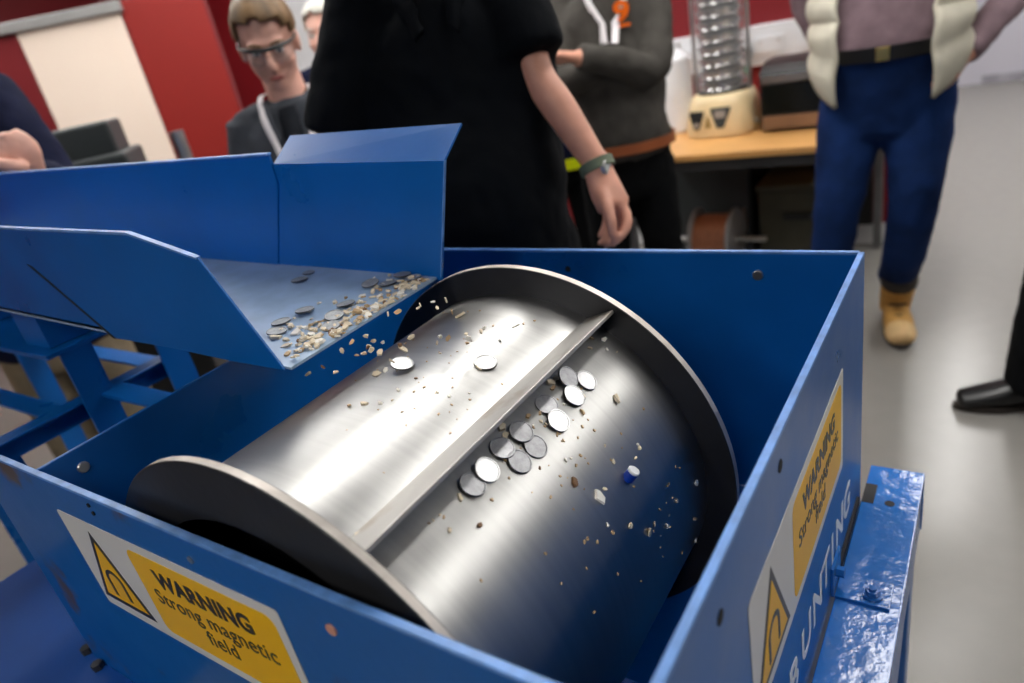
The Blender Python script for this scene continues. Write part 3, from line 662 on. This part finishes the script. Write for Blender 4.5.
def boot(root, a, f, kn, k=1.22):
    a = Vector(a); ul = (Vector(kn) - a).normalized()
    o = shoe_mesh(root, a, f, boot_tan, name='boot', k=k); f = Vector((f[0], f[1], 0)).normalized(); s = Vector((f.y, -f.x, 0)); g = Vector((a.x, a.y, 0)); up = Vector((0, 0, 1)); f = f * k; s = s * k; up = up * k
    bm = bmesh.new(); tube(bm, [g + up * .06 - f * .012, a + ul * .03, a + ul * .14], [.047 * k, .050 * k, .054 * k], s, 18, 4, .15); child('boot_shaft', bm, boot_tan, root, smooth=True)
    bm = bmesh.new(); tube(bm, [a + ul * .125, a + ul * .145], [.057 * k] * 2, s, 18, 3, .3); child('boot_collar', bm, sole_m, root, smooth=True)
    bm = bmesh.new(); tube(bm, [g + f * .145 + up * .040, g + f * .168 + up * .037, g + f * .19 + up * .033], [(u * k, v * k) for u, v in ((.047, .036), (.046, .032), (.040, .024))], s, 18, 4, .7); child('toe_cap', bm, boot_toe, root, smooth=True)
    for q in range(4):
        c = g + f * (.095 - .022 * q) + up * (.072 + .027 * q); bm = bmesh.new(); tube(bm, [c - s * .024 - f * .006, c + f * .012 + up * .007, c + s * .024 - f * .006], [.0042] * 3, None, 8, 3); child('lace', bm, sole_m, root, smooth=True)
boot(p7['root'], p7['an']['L'], (.22, -1), p7['kn']['L']); boot(p7['root'], p7['an']['R'], (-.25, -1), p7['kn']['R'])
# gilet: two quilted front panels and a back, open at the front
def gilet(p, z0, z1):
    H = p['H']; zs = [.44, .53, .61, .72, .80, .84]; RT = p['RT']; rr = [RT[1], RT[1], RT[2], RT[3], RT[4], (.06, .05)]
    n = 44; m = 56; bm = bmesh.new(); rows = []
    for i in range(n + 1):
        z = z0 + (z1 - z0) * i / n; k = z / H; j = max(q for q in range(5) if zs[q] <= k); t = (k - zs[j]) / (zs[j + 1] - zs[j])
        a = (rr[j][0] * (1 - t) + rr[j + 1][0] * t) * H + .030; b = (rr[j][1] * (1 - t) + rr[j + 1][1] * t) * H + .030
        puff = .014 * abs(math.sin(math.pi * (z - z0) / .085)); row = []
        gap = R_(37 - 6 * (z - z0) / (z1 - z0))
        c = p['at'](z, 0, .02 * p['belly'] * max(0, 1 - abs(k - .61) / .08))
        for q in range(m + 1):
            th = math.pi / 2 + gap + (2 * math.pi - 2 * gap) * q / m
            e = puff; dz = -.10 * max(0, 1 - (min(q, m - q) / 9)) * max(0, 1 - (z - z0) / .12)
            row.append(bm.verts.new(c + p['s'] * ((a + e) * math.cos(th)) + p['f'] * ((b + e) * math.sin(th)) + Vector((0, 0, dz))))
        rows.append(row)
    for A, C in zip(rows, rows[1:]):
        for q in range(m): bm.faces.new((A[q], A[q + 1], C[q + 1], C[q]))
    o = child('gilet', bm, c_cream, p['root'], smooth=True); so = o.modifiers.new('s', 'SOLIDIFY'); so.thickness = .014; so.offset = 1
gilet(p7, 1.075, 1.58)

# --- person at the right edge in black
p8a = at(1042, 382, 2, .09)
p8 = person('person in black trousers and black shoes cut off by the right edge', (p8a.x + .10, p8a.y + .05), (-.95, -.30), 1.76, top=c_black, tr=c_blacktr, shoe=shoe_bk, sk=skin, hair=hair_dk,
            J=dict(anL=(p8a.x, p8a.y, .095), knL=(p8a.x + .045, p8a.y + .02, .5), anR=(p8a.x + .22, p8a.y + .16, .095), elL=(p8a.x + .30, p8a.y - .12, 1.1), wrL=(p8a.x + .34, p8a.y - .10, .86), elR=(p8a.x + .35, p8a.y + .25, 1.1), wrR=(p8a.x + .36, p8a.y + .2, .86)), trk=1.8, shoe_k=1.16, cuff=-.02)

# --- person at the far left in navy
c1 = pix(-34, 150, 1.92)
p1 = person('person in a navy sweatshirt at the left edge, one hand held above the chute', (c1.x, c1.y), (.75, -.66), 1.74, top=c_navy, tr=c_khaki, shoe=boot_tan, sk=skin_pale, hair=hair_dk,
            J=dict(shL=pix(-8, 92, 1.82), elL=pix(58, 186, 1.76), wrL=pix(30, 176, 1.60)), vox=.0065, skip_hand_mesh='L' )
# its left hand, folded, knuckles towards the camera
def add_hand1():
    bm = bmesh.new(); q = pix
    tube(bm, [q(34, 180, 1.613), q(26, 166, 1.574), q(18, 152, 1.549), q(8, 146, 1.536)], [(.0329, .0268), (.0390, .0293), (.0451, .0268), (.0439, .0220)], CR[0] * .55 - CR[1] * .83, 14, 3, .6)
    for k, (x, y) in enumerate(((8, 138), (4, 146), (1, 154), (-1, 162))):
        tube(bm, [q(x + 12, y + 2, 1.542), q(x, y, 1.526), q(x - 13, y + 3, 1.536), q(x - 15, y + 8, 1.568)], [.0134, .0140, .0128, .0104], None, 12, 3, .9)
    tube(bm, [q(22, 168, 1.536), q(12, 166, 1.510), q(0, 164, 1.504), q(-8, 163, 1.510)], [.0159, .0152, .0134, .0104], None, 12, 3, .9)
    return bm
h1 = skinned('hand', add_hand1(), skin_pale, p1['root'], .004, 2)

# ================================================================== red and peach partition at the left
pt0, pt1 = pix(-40, 43, 3.5), pix(228, -1, 3.62)
pd = Vector((pt1.x - pt0.x, pt1.y - pt0.y, 0)).normalized(); pn_ = Vector((pd.y, -pd.x, 0)); PH = 1.88
pr = thing('partition_screen', (pt0.x, pt0.y, 0), 'tall red and peach panelled partition under a grey top rail', 'partition')
def along(px, py):           # distance along the screen where a pixel's ray meets it
    d = ray(px, py); k = (Vector((pt0.x, pt0.y, CAM_H)) - CPOS).dot(pn_) / d.dot(pn_); q = CPOS + d * k; return (q - Vector((pt0.x, pt0.y, q.z))).dot(pd)
e = [along(-60, 60), along(20, 42), along(127, 26), along(214, 30)]
base3 = Vector((pt0.x, pt0.y, 0))
Mp = frame(base3, pd, -pn_, (0, 0, 1))
for k, m in enumerate((maroon_panel, peach, red_panel)):
    child('panel', B(e[k] + .006, e[k + 1] - .006, -.02, .03, .02, PH + (.05 if k == 2 else 0), M=Mp), m, pr, bevel=.004)
for k in range(4): child('stile', B(e[k] - .006, e[k] + .006, -.012, .03, 0, PH - .01, M=Mp), maroon_panel, pr)
child('top_rail', B(e[0], e[2] + .02, -.05, .04, PH, PH + .05, M=Mp), grey_rail, pr, bevel=.005)

# ================================================================== dark equipment case and post at the left
cc = at(90, 112, 2, 1.44) if False else pix(76, 126, 2.45)
cs = thing('equipment_cabinet', (cc.x, cc.y, 0), 'dark grey stepped equipment cabinet in front of the peach panel', 'cabinet')
ang = math.atan2(pd.y, pd.x) + R_(8); Mc = Matrix.Translation((cc.x, cc.y, 0)) @ Matrix.Rotation(ang, 4, 'Z')
child('upper_box', B(-.13, .10, .0, .22, 1.30, 1.415, M=Mc), dark_pl, cs, bevel=.012)
child('lower_box', B(-.16, .135, -.10, .24, 1.0, 1.305, M=Mc), dark_pl, cs, bevel=.012)
child('body', B(-.17, .15, -.12, .26, .05, 1.0, M=Mc), black_pl, cs, bevel=.01); child('plinth', B(-.15, .13, -.10, .24, 0, .05, M=Mc), black_pl, cs)
po = pix(176, 131, 2.3)
ps = thing('steel_post', (po.x, po.y, 0), 'round steel tube post standing before the red panel', 'post')
bm = bmesh.new(); lathe(bm, [(.022, .012), (.022, po.z), (.018, po.z), (.018, .012)], Matrix.Translation((po.x, po.y, 0)), 28); child('tube', bm, zinc, ps, smooth='auto')
child('base_plate', Cy((po.x, po.y, 0), (po.x, po.y, .012), .11, 28), black_pl, ps)

# ================================================================== bench and what stands on it
TZ = .777
bn = thing('workbench', (-.98, 3.5, 0), 'beech-topped workbench against the red wall', 'bench')
child('worktop', B(-1.50, -.455, 3.0, YW - .03, TZ - .028, TZ), wood, bn, bevel=.003)
child('apron', B(-1.48, -.475, 3.012, 3.04, TZ - .075, TZ - .0285), dark_edge, bn); child('apron', B(-1.48, -.475, YW - .08, YW - .05, TZ - .08, TZ - .0285), dark_edge, bn)
for x in (-1.47, -.50):
    for y in (3.05, YW - .08): child('leg', B(x - .02, x + .02, y - .02, y + .02, 0, TZ - .0285), bench_metal, bn, bevel=.003)
child('lower_panel', B(-1.45, -.53, YW - .06, YW - .045, .12, TZ - .08), black_pl, bn)
# sieve shaker
sp = at(722, 133, 2, TZ); sx_, sy_ = sp.x, sp.y + .06
sk_ = thing('sieve_shaker', (sx_, sy_, TZ), 'cream-based sieve shaker with a tall stack of silver sieves', 'sieve shaker')
bm = bmesh.new()
rs = []
for r, z in ((.150, 0), (.166, .006), (.168, .03), (.160, .09), (.146, .15), (.134, .180), (.122, .188)):
    ring = []
    for i in range(48):
        t = 2 * math.pi * i / 48; c_, s_ = math.cos(t), math.sin(t); k = (abs(c_) ** 3.2 + abs(s_) ** 3.2) ** (-1 / 3.2)
        ring.append(bm.verts.new((sx_ + r * k * c_, sy_ + r * k * s_, TZ + z)))
    rs.append(ring)
for A, C in zip(rs, rs[1:]):
    for i in range(48): bm.faces.new((A[i], A[(i + 1) % 48], C[(i + 1) % 48], C[i]))
bm.faces.new(rs[0][::-1]); bm.faces.new(rs[-1])
bs = child('base', bm, cream_en, sk_, smooth='auto', angle=50)
def badge(cx_, w, h0, h1):
    pts = []
    for u, v in ((-w, h1), (w, h1), (w * .93, h1 - .02), (w * .35, h0), (-w * .35, h0), (-w * .93, h1 - .02)):
        z = v; rad = .168 - (z - .03) / .15 * .03; pts.append(Vector((sx_ + cx_ + u, sy_ - rad - .004, TZ + z)))
    return P(pts, (0, .02, 0))
child('badge', badge(-.085, .036, .045, .125), black_pl, bs); child('badge', badge(.028, .048, .045, .135), dark_pl, bs)
child('badge_plate', badge(.028, .030, .065, .122).__class__ and B(sx_ + .004, sx_ + .052, sy_ - .162, sy_ - .14, TZ + .09, TZ + .122), grey_rail, bs)
child('dial', Cy((sx_ - .085, sy_ - .17, TZ + .065), (sx_ - .085, sy_ - .15, TZ + .065), .012), grey_rail, bs)
child('emblem', P([(sx_ - .045, sy_ - .171, TZ + .05), (sx_ - .015, sy_ - .171, TZ + .05), (sx_ - .03, sy_ - .166, TZ + .105)], (0, .02, 0)), mat('emblem_gold', srgb(150, 124, 70), .5), bs)
child('side_knob', Cy((sx_ + .165, sy_ - .08, TZ + .05), (sx_ + .185, sy_ - .09, TZ + .05), .012), zinc, bs)
child('turntable', Cy((sx_, sy_, TZ + .188), (sx_, sy_, TZ + .202), .118, 40), sieve_dk, sk_, smooth='auto')
MZ = lambda z: Matrix.Translation((sx_, sy_, z))
for k in range(17):
    z = TZ + .202 + k * .053; bm = bmesh.new()
    lathe(bm, [(.098, .001), (.104, .004), (.100, .010), (.100, .020), (.110, .026), (.110, .033), (.100, .037), (.086, .037), (.086, .001)], MZ(z), 40); child('sieve', bm, sieve_st, sk_, smooth='auto', angle=30)
bm = bmesh.new(); disc(bm, .088, .2025, 1.09, MZ(TZ), 32); child('inner_stack', bm, sieve_dk, sk_, smooth='auto')
for sx2 in (-.128, .128):
    child('clamp_rod', Cy((sx_ + sx2, sy_, TZ + .185), (sx_ + sx2, sy_, TZ + 1.16), .009), zinc, sk_, smooth='auto')
bm = bmesh.new(); lathe(bm, [(.117, TZ + .203), (.117, TZ + 1.10), (.115, TZ + 1.10), (.115, TZ + .203)], Matrix.Translation((sx_, sy_, 0)), 40); child('clear_sleeve', bm, tube_m, sk_, smooth='auto')
child('clamp_bar', B(sx_ - .15, sx_ + .15, sy_ - .02, sy_ + .02, TZ + 1.11, TZ + 1.13), zinc, sk_)
# black appliance
ap = at(796, 131, 2, TZ); ax_, ay_ = ap.x + .02, ap.y + .13
an_ = thing('bench_oven', (ax_, ay_, TZ), 'black bench appliance with a silver strip and rounded top', 'appliance')
bm = bmesh.new(); prof = [(-.13, .012), (-.13, .24)] + [(-.13 + .13 * (1 - math.cos(R_(a_))), .24 + .06 * math.sin(R_(a_))) for a_ in (25, 50, 75, 90)] + [(.13, .30), (.13, .012)]
prism(bm, [(ax_ - .17, ay_ + y_, TZ + z_) for y_, z_ in prof], (.36, 0, 0)); child('body', bm, black_pl, an_, bevel=.004)
child('silver_strip', B(ax_ - .16, ax_ + .18, ay_ - .137, ay_ - .128, TZ + .215, TZ + .245), zinc, an_); child('front_window', B(ax_ - .16, ax_ + .18, ay_ - .135, ay_ - .128, TZ + .085, TZ + .205), mat('oven_glass', srgb(24, 26, 24), .12), an_)
child('tan_strip', B(ax_ - .16, ax_ + .18, ay_ - .138, ay_ - .128, TZ + .02, TZ + .075), mat('tan_strip', srgb(150, 120, 96), .4, .3), an_); 
for sx2 in (-.14, .16): child('foot', Cy((ax_ + sx2, ay_, TZ), (ax_ + sx2, ay_, TZ + .012), .015), black_pl, an_)
# wall trunking with sockets
tk = thing('wall_trunking', (-1.6, YW, 1.0), 'white socket trunking along the red wall above the bench', 'trunking')
child('channel', B(-3.0, -.55, YW - .06, YW - .0005, 1.0, 1.195), white_pl, tk, bevel=.006); child('cover_strip', B(-3.0, -.55, YW - .064, YW - .06, 1.03, 1.165), white_pl, tk, bevel=.002)
for x in (-1.42, -1.02, -.80):
    s_ = child('socket_plate', B(x - .075, x + .075, YW - .073, YW - .064, 1.055, 1.14), white_pl, tk, bevel=.003)
    for dx in (-.045, .045): child('rocker_switch', B(x + dx - .008, x + dx + .008, YW - .077, YW - .073, 1.105, 1.125), wall_pale, s_)
pq = at(746.5, 53, 1, YW - .09)
pg = thing('wall_plug', (pq.x, YW - .073, pq.z), 'dark plug with a green tag hanging at the trunking', 'plug')
child('plug', B(pq.x - .024, pq.x + .024, YW - .115, YW - .0735, pq.z - .03, pq.z + .03), black_pl, pg, bevel=.006); child('cable', Cy((pq.x, YW - .09, pq.z - .03), (pq.x, YW - .09, pq.z - .075), .005), black_pl, pg)
child('tag', B(pq.x - .014, pq.x + .018, YW - .098, YW - .084, pq.z - .105, pq.z - .06), green_pl, pg, bevel=.003)
# white jug at the left end of the bench and a black cable box
jx, jy = -1.38, 3.58
jg = thing('white_jug', (jx, jy, TZ), 'white plastic jug half hidden behind the folded-arms man', 'jug')
bm = bmesh.new(); disc(bm, .075, 0, .36, Matrix.Translation((jx, jy, TZ)), 28, .01); child('body', bm, white_pl, jg, smooth='auto')
bm = bmesh.new(); lathe(bm, [(.072, .36), (.03, .40), (.03, .43), (.022, .43), (.022, .40), (.06, .36)], Matrix.Translation((jx, jy, TZ)), 28); child('neck', bm, white_pl, jg, smooth='auto')
bx = thing('power_adapter', (-1.27, 3.62, TZ), 'small black power box left of the sieve stack', 'power box')
child('case', B(-1.30, -1.262, 3.62, 3.68, TZ + .0005, TZ + .14), black_pl, bx, bevel=.01); child('cable', Cy((-1.27, 3.68, TZ + .05), (-1.27, 3.78, TZ + .008), .006), black_pl, bx); child('lamp', Cy((-1.28, 3.62, TZ + .1), (-1.28, 3.616, TZ + .1), .005), green_pl, bx)
# below the bench
rc = at(717, 241, 1, 3.28)
rx, ry, rz = rc.x, 3.28, .29
rl2 = thing('wire_reel', (rx, ry, 0), 'reel of copper wire with grey flanges held on a stand under the bench', 'reel')
MX = lambda x: Matrix.Translation((x, ry, rz)) @ Matrix.Rotation(R_(90), 4, 'Y')
bm = bmesh.new(); disc(bm, .125, 0, .17, MX(rx - .085), 40); child('copper_winding', bm, copper, rl2, smooth='auto')
for x in (rx - .10, rx + .085):
    bm = bmesh.new(); disc(bm, .154, 0, .015, MX(x), 40, .003); child('reel_flange', bm, grey_rail, rl2, smooth='auto')
for x in (rx - .15, rx + .16):
    child('stand_leg', P([(x, ry - .12, 0), (x, ry - .09, 0), (x, ry + .01, rz), (x, ry - .01, rz)], (.02, 0, 0)), black_pl, rl2); child('stand_leg', P([(x, ry + .12, 0), (x, ry + .09, 0), (x, ry - .01, rz), (x, ry + .01, rz)], (.02, 0, 0)), black_pl, rl2)
child('axle', Cy((rx - .20, ry, rz), (rx + .24, ry, rz), .014), zinc, rl2)
sb = thing('storage_crate', (-.78, 3.62, 0), 'olive grey storage crate under the right of the bench', 'crate')
child('body', B(-.96, -.60, 3.42, 3.84, 0.002, .48), olive, sb, bevel=.012); child('lid', B(-.97, -.59, 3.41, 3.85, .48, .51), olive, sb, bevel=.006); child('handle', B(-.84, -.72, 3.405, 3.42, .34, .37), black_pl, sb)
sb = thing('dark_cabinet', (-1.22, 3.7, 0), 'black storage cabinet under the left of the bench', 'cabinet')
child('body', B(-1.42, -1.02, 3.52, 3.92, 0.002, .60), black_pl, sb, bevel=.008); child('door', B(-1.41, -1.03, 3.508, 3.5195, .03, .58), dark_pl, sb, bevel=.004); child('handle', B(-1.06, -1.045, 3.49, 3.508, .25, .38), zinc, sb)

# extra marks on people that need the finished tops
bpy.context.view_layer.update()
dg = bpy.context.evaluated_depsgraph_get()
def surf(px, py, o):
    oe = o.evaluated_get(dg); mi = oe.matrix_world.inverted(); d = ray(px, py).normalized()
    ok, l, n, _ = oe.ray_cast(mi @ CPOS, mi.to_3x3() @ d)
    return (oe.matrix_world @ l, oe.matrix_world.to_3x3() @ n) if ok else (None, None)
lq, lnm = surf(622.5, 22, p5['top'])
if lq:
    zz = (lnm * .5 + p5['f']).normalized(); xx = Vector((0, 0, 1)).cross(zz).normalized(); yy = zz.cross(xx)
    Ml = frame(lq + zz * .010, xx, yy, zz); Rl = Ml.to_3x3()
    g_ = child('logo', text_bm('9', .085, Ml @ Matrix.Translation((0, .004, 0)), .003, .0012, 'CENTER', 1, 1.25), c_orange, p5['root'])
    child('logo_strapline', B(-.024, .024, -.016, -.006, -.0012, .0012, M=Ml), c_orange, g_)
hb, _, _, _ = ring_band('reflective_band', p6, .86, c_hivis, .045, g=.02, extra=.028)
bm = bmesh.new(); tube(bm, [p6['at'](.835), p6['at'](.95)], [(.10 * 1.75 + .028, .075 * 1.75 + .024)] * 2, p6['s'], 32, 4, .1); child('jacket_hem', bm, c_navy, p6['root'], smooth=True)

# ================================================================== coins and chips
CRAD = .0123
def coin_meshes(mface, i):
    bm = bmesh.new(); lathe(bm, [(CRAD - .0004, 0), (CRAD, .0004), (CRAD, .0018), (CRAD - .0004, .0022), (CRAD - .0013, .0022), (CRAD - .0018, .0017)], None, 28, False)
    rings = [[v for v in bm.verts][k * 28:(k + 1) * 28] for k in range(6)]
    f1 = bm.faces.new(rings[0][::-1]); f2 = bm.faces.new(rings[-1])
    bm.faces.ensure_lookup_table()
    for f in bm.faces:
        f.smooth = len(f.verts) == 4
    for k in range(28 * 2): bm.faces[k].material_index = 1
    me = bpy.data.meshes.new('coin'); bmesh.ops.recalc_face_normals(bm, faces=bm.faces); bm.to_mesh(me); bm.free(); me.materials.append(mface); me.materials.append(coin_edge)
    me.set_sharp_from_angle(angle=R_(40)); return me
cms = [coin_meshes(coin_m[0], 0), coin_meshes(coin_m[1], 1), coin_meshes(coin_grey, 2)]
def orient(n, twist):
    q = Vector(n).to_track_quat('Z', 'Y').to_matrix(); return q @ Matrix.Rotation(twist, 3, 'Z')
def put(name, me, p, n, tw, label, cat, group, sc=1):
    o = bpy.data.objects.new(name, me); COL.objects.link(o); m3 = orient(n, tw)
    o.matrix_world = Matrix.Translation(p) @ m3.to_4x4() @ Matrix.Diagonal((*((sc,) * 3 if not isinstance(sc, tuple) else sc), 1)); tag(o, label, cat, group); return o
def nrm(p): return Vector((p.x - xc, 0, p.z - zc)).normalized()
drum_coins = [  # pixel, mesh, lift, tilt, label
    (567, 379, 1, .004, .45, 'dull coin tilted against the cleat, highest in the drum row'), (587, 380, 0, 0, .1, 'bright silver coin farthest from the cleat at the top of the row'),
    (573.5, 396, 0, .0016, .15, 'bright silver coin just below the tilted dull one'), (547, 404, 1, 0, -.1, 'dull dark coin with scratched face beside chips under the cleat'),
    (558, 421, 0, .0016, .15, 'bright coin touching the scratched dull coin, dark crumbs below it'), (521, 432, 1, .0016, -.05, 'grey coin lapping over two others in the middle cluster of four'),
    (502.6, 447.5, 1, 0, -.1, 'grey coin closest to the cleat in the middle cluster of four'), (536, 446, 1, 0, .05, 'grey coin at the right of the middle cluster of four'),
    (520, 461, 1, 0, .05, 'grey coin lowest in the middle cluster of four'), (487, 470, 0, .001, .2, 'bright coin next to the lowest coin of the drum row'),
    (473, 484, 1, 0, 0, 'plain smooth grey coin lowest in the drum row'), (403, 366.5, 0, .004, .3, 'coin on the drum left of the cleat nearest the chute lip'),
    (485.5, 362, 0, .0, .0, 'lone coin near the crown of the drum left of the cleat')]
for px, py, mi, lift, tilt, lab in drum_coins:
    p = hit(px, py, DR + .002); n = nrm(p); n2 = (n + Vector((tilt, 0, 0)) + Vector((0, random.uniform(-.08, .08), 0))).normalized()
    put('coin', cms[mi], p + n * lift - n * .0016, n2, random.uniform(0, 6), lab, 'coin', 'coins on the drum')
p = hit(628, 479, DR); n = nrm(p); pc = thing('upright_coin', p, 'tiny coin on edge on the dark side of the drum, blue reflection as colour', 'cap')
ax2 = (n * .75 + Vector((0, .25, .65))).normalized()  # coin on edge: reflected blue and bright top put into the colours
child('body', Cy(p - n * .001, p + ax2 * .0105, .0062, 18, .001), mat('coin_reflected_blue', srgb(6, 52, 150), .35, var=.05), pc, smooth='auto')
child('top', Cy(p + ax2 * .0100, p + ax2 * .0135, .0064, 18, .001), mat('coin_top_white', srgb(214, 216, 218), .4, var=.04), pc, smooth='auto')
def zf(x): return RIM + zfl(x)
def on_floor(px, py):
    d = ray(px, py)                      # plane z = zfl(x) + RIM
    k = RIM + .0665 - .586 * .040; t = (k - CPOS.z + -.040 * CPOS.x) / (d.z + .040 * d.x); return CPOS + d * t
chute_coins = [(299.7, 281, 'grey coin farthest from the lip on the chute, leaning on a smaller disc'), (309, 274.5, 'small disc tucked behind the farthest coin on the chute'),
               (371, 286, 'grey coin in the chips midway along the far chute wall'), (388.7, 284.5, 'grey coin beside the chip heap toward the far lip corner'),
               (413.3, 280, 'grey coin at the far corner of the chute lip'), (305.5, 313, 'grey coin half under chips in the middle of the chute'),
               (281.4, 323.3, 'thin grey coin behind the nearest chute coin'), (277.4, 333.5, 'grey coin nearest the camera by the near chute wall'),
               (335, 318.5, 'grey coin lapped by another at the centre of the lip'), (331.3, 327.5, 'grey coin at the very edge of the lip centre'), (346.5, 306, 'grey coin amid the densest chips on the chute'),
               (402.8, 277.5, 'coin half buried behind the far corner chips')]
up_ = Vector((.04, 0, 1)).normalized()
for k, (px, py, lab) in enumerate(chute_coins):
    p = on_floor(px, py); tl = Vector((random.uniform(-.12, .12), random.uniform(-.12, .12), 0))
    put('coin', cms[2], p + up_ * (.0012 + .001 * (k % 3)), (up_ + tl).normalized(), random.uniform(0, 6), lab, 'coin', 'coins on the chute', .7 if k == 1 else .95)
# chip meshes: irregular flat flakes
def chip_mesh(seed, m):
    r = random.Random(seed); n = r.choice((5, 6, 7)); bm = bmesh.new(); a = []; b = []
    for i in range(n):
        t = 2 * math.pi * i / n + r.uniform(-.3, .3); rr = r.uniform(.65, 1.1); ex = r.uniform(.9, 1.1)
        a.append(bm.verts.new((rr * math.cos(t) * 1.25, rr * math.sin(t) * .8, -.22 + r.uniform(-.06, .06)))); b.append(bm.verts.new((rr * ex * .86 * math.cos(t) * 1.25, rr * ex * .86 * math.sin(t) * .8, .22 + r.uniform(-.1, .1))))
    bm.faces.new(a[::-1]); bm.faces.new(b)
    for i in range(n): bm.faces.new((a[i], a[(i + 1) % n], b[(i + 1) % n], b[i]))
    me = bpy.data.meshes.new('chip'); bmesh.ops.recalc_face_normals(bm, faces=bm.faces); bm.to_mesh(me); bm.free(); me.materials.append(m); return me
chips = [chip_mesh(i, chip_m[(0, 0, 1, 3, 0, 0, 1, 3, 0, 2, 0, 3)[i % 12]]) for i in range(24)]
rnd = random.Random(11)
L_ch, L_dr, L_fa = 'pale mineral chip lying among coins on the chute floor', 'small chip resting on the steel drum', 'pale chip in mid-air falling from the chute lip'
lipN, lipF = Vector((290, 366)), Vector((437, 281))
n_ = 0
while n_ < 215:
    v = rnd.random() ** .7; u = abs(rnd.gauss(0, .5)) if rnd.random() < .8 else rnd.random() * 1.5
    u = min(u, 1.6); dl = lipN.lerp(lipF, v); w_ = 36 - 10 * v
    px = dl.x - u * w_ * (.55 + .45 * v) - 1; py = dl.y - u * w_ * .62 * (1 - .55 * v)
    p = on_floor(px, py)
    if not (cy0 + .006 < p.y < cy1 - .004 and p.x < -.586): continue
    n_ += 1; sc = rnd.uniform(.0026, .0056) * (1.25 if rnd.random() < .15 else 1)
    put('chip', chips[rnd.randrange(24)], p + up_ * (sc * .28 + (rnd.random() ** 3) * .004), (up_ + Vector((rnd.gauss(0, .25), rnd.gauss(0, .25), 0))).normalized(), rnd.uniform(0, 6), L_ch, 'chip', 'chips on the chute', sc)
fall = [(323, 367), (336, 372), (308, 374), (342, 350), (446, 300), (437, 308), (452, 312), (420, 305), (433, 302), (418, 308), (388, 314), (398, 312), (383, 342), (369, 346), (364, 353), (368, 347), (440, 337), (437, 343), (448, 338), (466, 334), (469, 339), (467, 343),
        (484, 328), (481, 331), (516, 326), (403, 349), (400, 345), (386, 370), (376, 374), (392, 361), (371, 350), (357, 355), (411, 337), (345, 330), (352, 342), (366, 336), (374, 341), (380, 352)]
for px, py in fall:
    p = hit(px, py, DR + .035 * (0.5 + rnd.random())) or pix(px, py, .80)
    if p.z < RIM - .03: p = pix(px, py, .80)
    put('falling_chip', chips[rnd.randrange(24)], p, (rnd.gauss(0, 1), rnd.gauss(0, 1), rnd.gauss(0, 1)), rnd.uniform(0, 6), L_fa, 'chip', 'chips in mid-air', rnd.uniform(.0026, .0042))
drum_ch = [(479, 368, .004), (440, 353, .002), (500, 340, .003), (416, 378, .0026), (449, 396, .0025), (469, 393, .0017), (437, 392, .002), (398, 390, .003), (392, 400, .0018), (380, 403, .003), (364, 403, .004), (349, 405, .004), (460, 315, .007), (590, 318, .005), (596, 320, .004), (592, 338, .0038), (604, 339, .005),
           (590, 348, .0035), (607, 349, .0022), (617, 352, .0015), (551, 382, .006), (553, 388, .004), (556, 378, .004), (502, 427, .006), (505, 435, .005), (510, 432, .003), (528, 416, .004), (540, 413, .003), (546, 424, .003), (541, 421, .003), (533, 425, .002), (575, 482, .006), (600, 497, .0075), (605, 489, .003), (460, 497, .004), (617, 398, .006),
           (583, 412, .004), (640, 448, .003), (636, 458, .0028), (605, 446, .002), (571, 458, .002), (614, 462, .003), (638, 444, .0025), (650, 533, .005), (655, 524, .003), (677, 501, .0038), (697, 483, .005), (696, 540, .003), (631, 526, .004), (668, 526, .004), (608, 525, .003), (695, 519, .0035), (668, 486, .0026),
           (566, 460, .003), (540, 468, .0022), (450, 530, .003), (480, 525, .004), (444, 517, .002), (433, 520, .0015), (429, 523, .0015), (440, 515, .0015), (584, 396, .003), (564, 404, .0025), (581, 403, .0025), (531, 437, .003)]
drum_ch += [(362, 537, .008), (372, 532, .006)]
crumbs = []
for k in range(70): crumbs.append((rnd.gauss(620, 70), rnd.gauss(500, 60), rnd.uniform(.0010, .0020)))
for k in range(70): crumbs.append((rnd.gauss(430, 50), rnd.gauss(360, 40), rnd.uniform(.0008, .0018)))
for k in range(25): crumbs.append((rnd.gauss(545, 35), rnd.gauss(425, 30), rnd.uniform(.0008, .0020)))
cb_ = bmesh.new()
for px, py, sc in crumbs:
    p = hit(px, py, DR + sc * .3)
    if p is None or not (y2n + .004 < p.y < y1f - .004): continue
    ph = math.degrees(math.atan2(p.x - xc, p.z - zc))
    if 25 < ph < 34: continue
    tmp = chips[rnd.randrange(24)]; n0 = len(cb_.verts); cb_.from_mesh(tmp); cb_.verts.ensure_lookup_table()
    m4 = Matrix.Translation(p) @ orient(nrm(p), rnd.uniform(0, 6)).to_4x4() @ Matrix.Scale(sc, 4)
    for v in cb_.verts[n0:]: v.co = m4 @ v.co
cr = obj('crumbs', cb_, chip_m[1]); tag(cr, 'fine tan crumbs scattered over the steel drum', 'crumbs', None, 'stuff')
for px, py, sc in drum_ch:
    p = hit(px, py, DR + sc * .25)
    if p is None or not (y2n + .004 < p.y < y1f - .004): continue
    n = nrm(p); ph = math.degrees(math.atan2(p.x - xc, p.z - zc))
    if 25 < ph < 34 and sc < .0035: continue
    put('chip', chips[rnd.randrange(24)], p, (n + Vector((rnd.gauss(0, .2), rnd.gauss(0, .2), rnd.gauss(0, .2)))).normalized(), rnd.uniform(0, 6), L_dr, 'chip', 'chips on the drum', sc * .9)
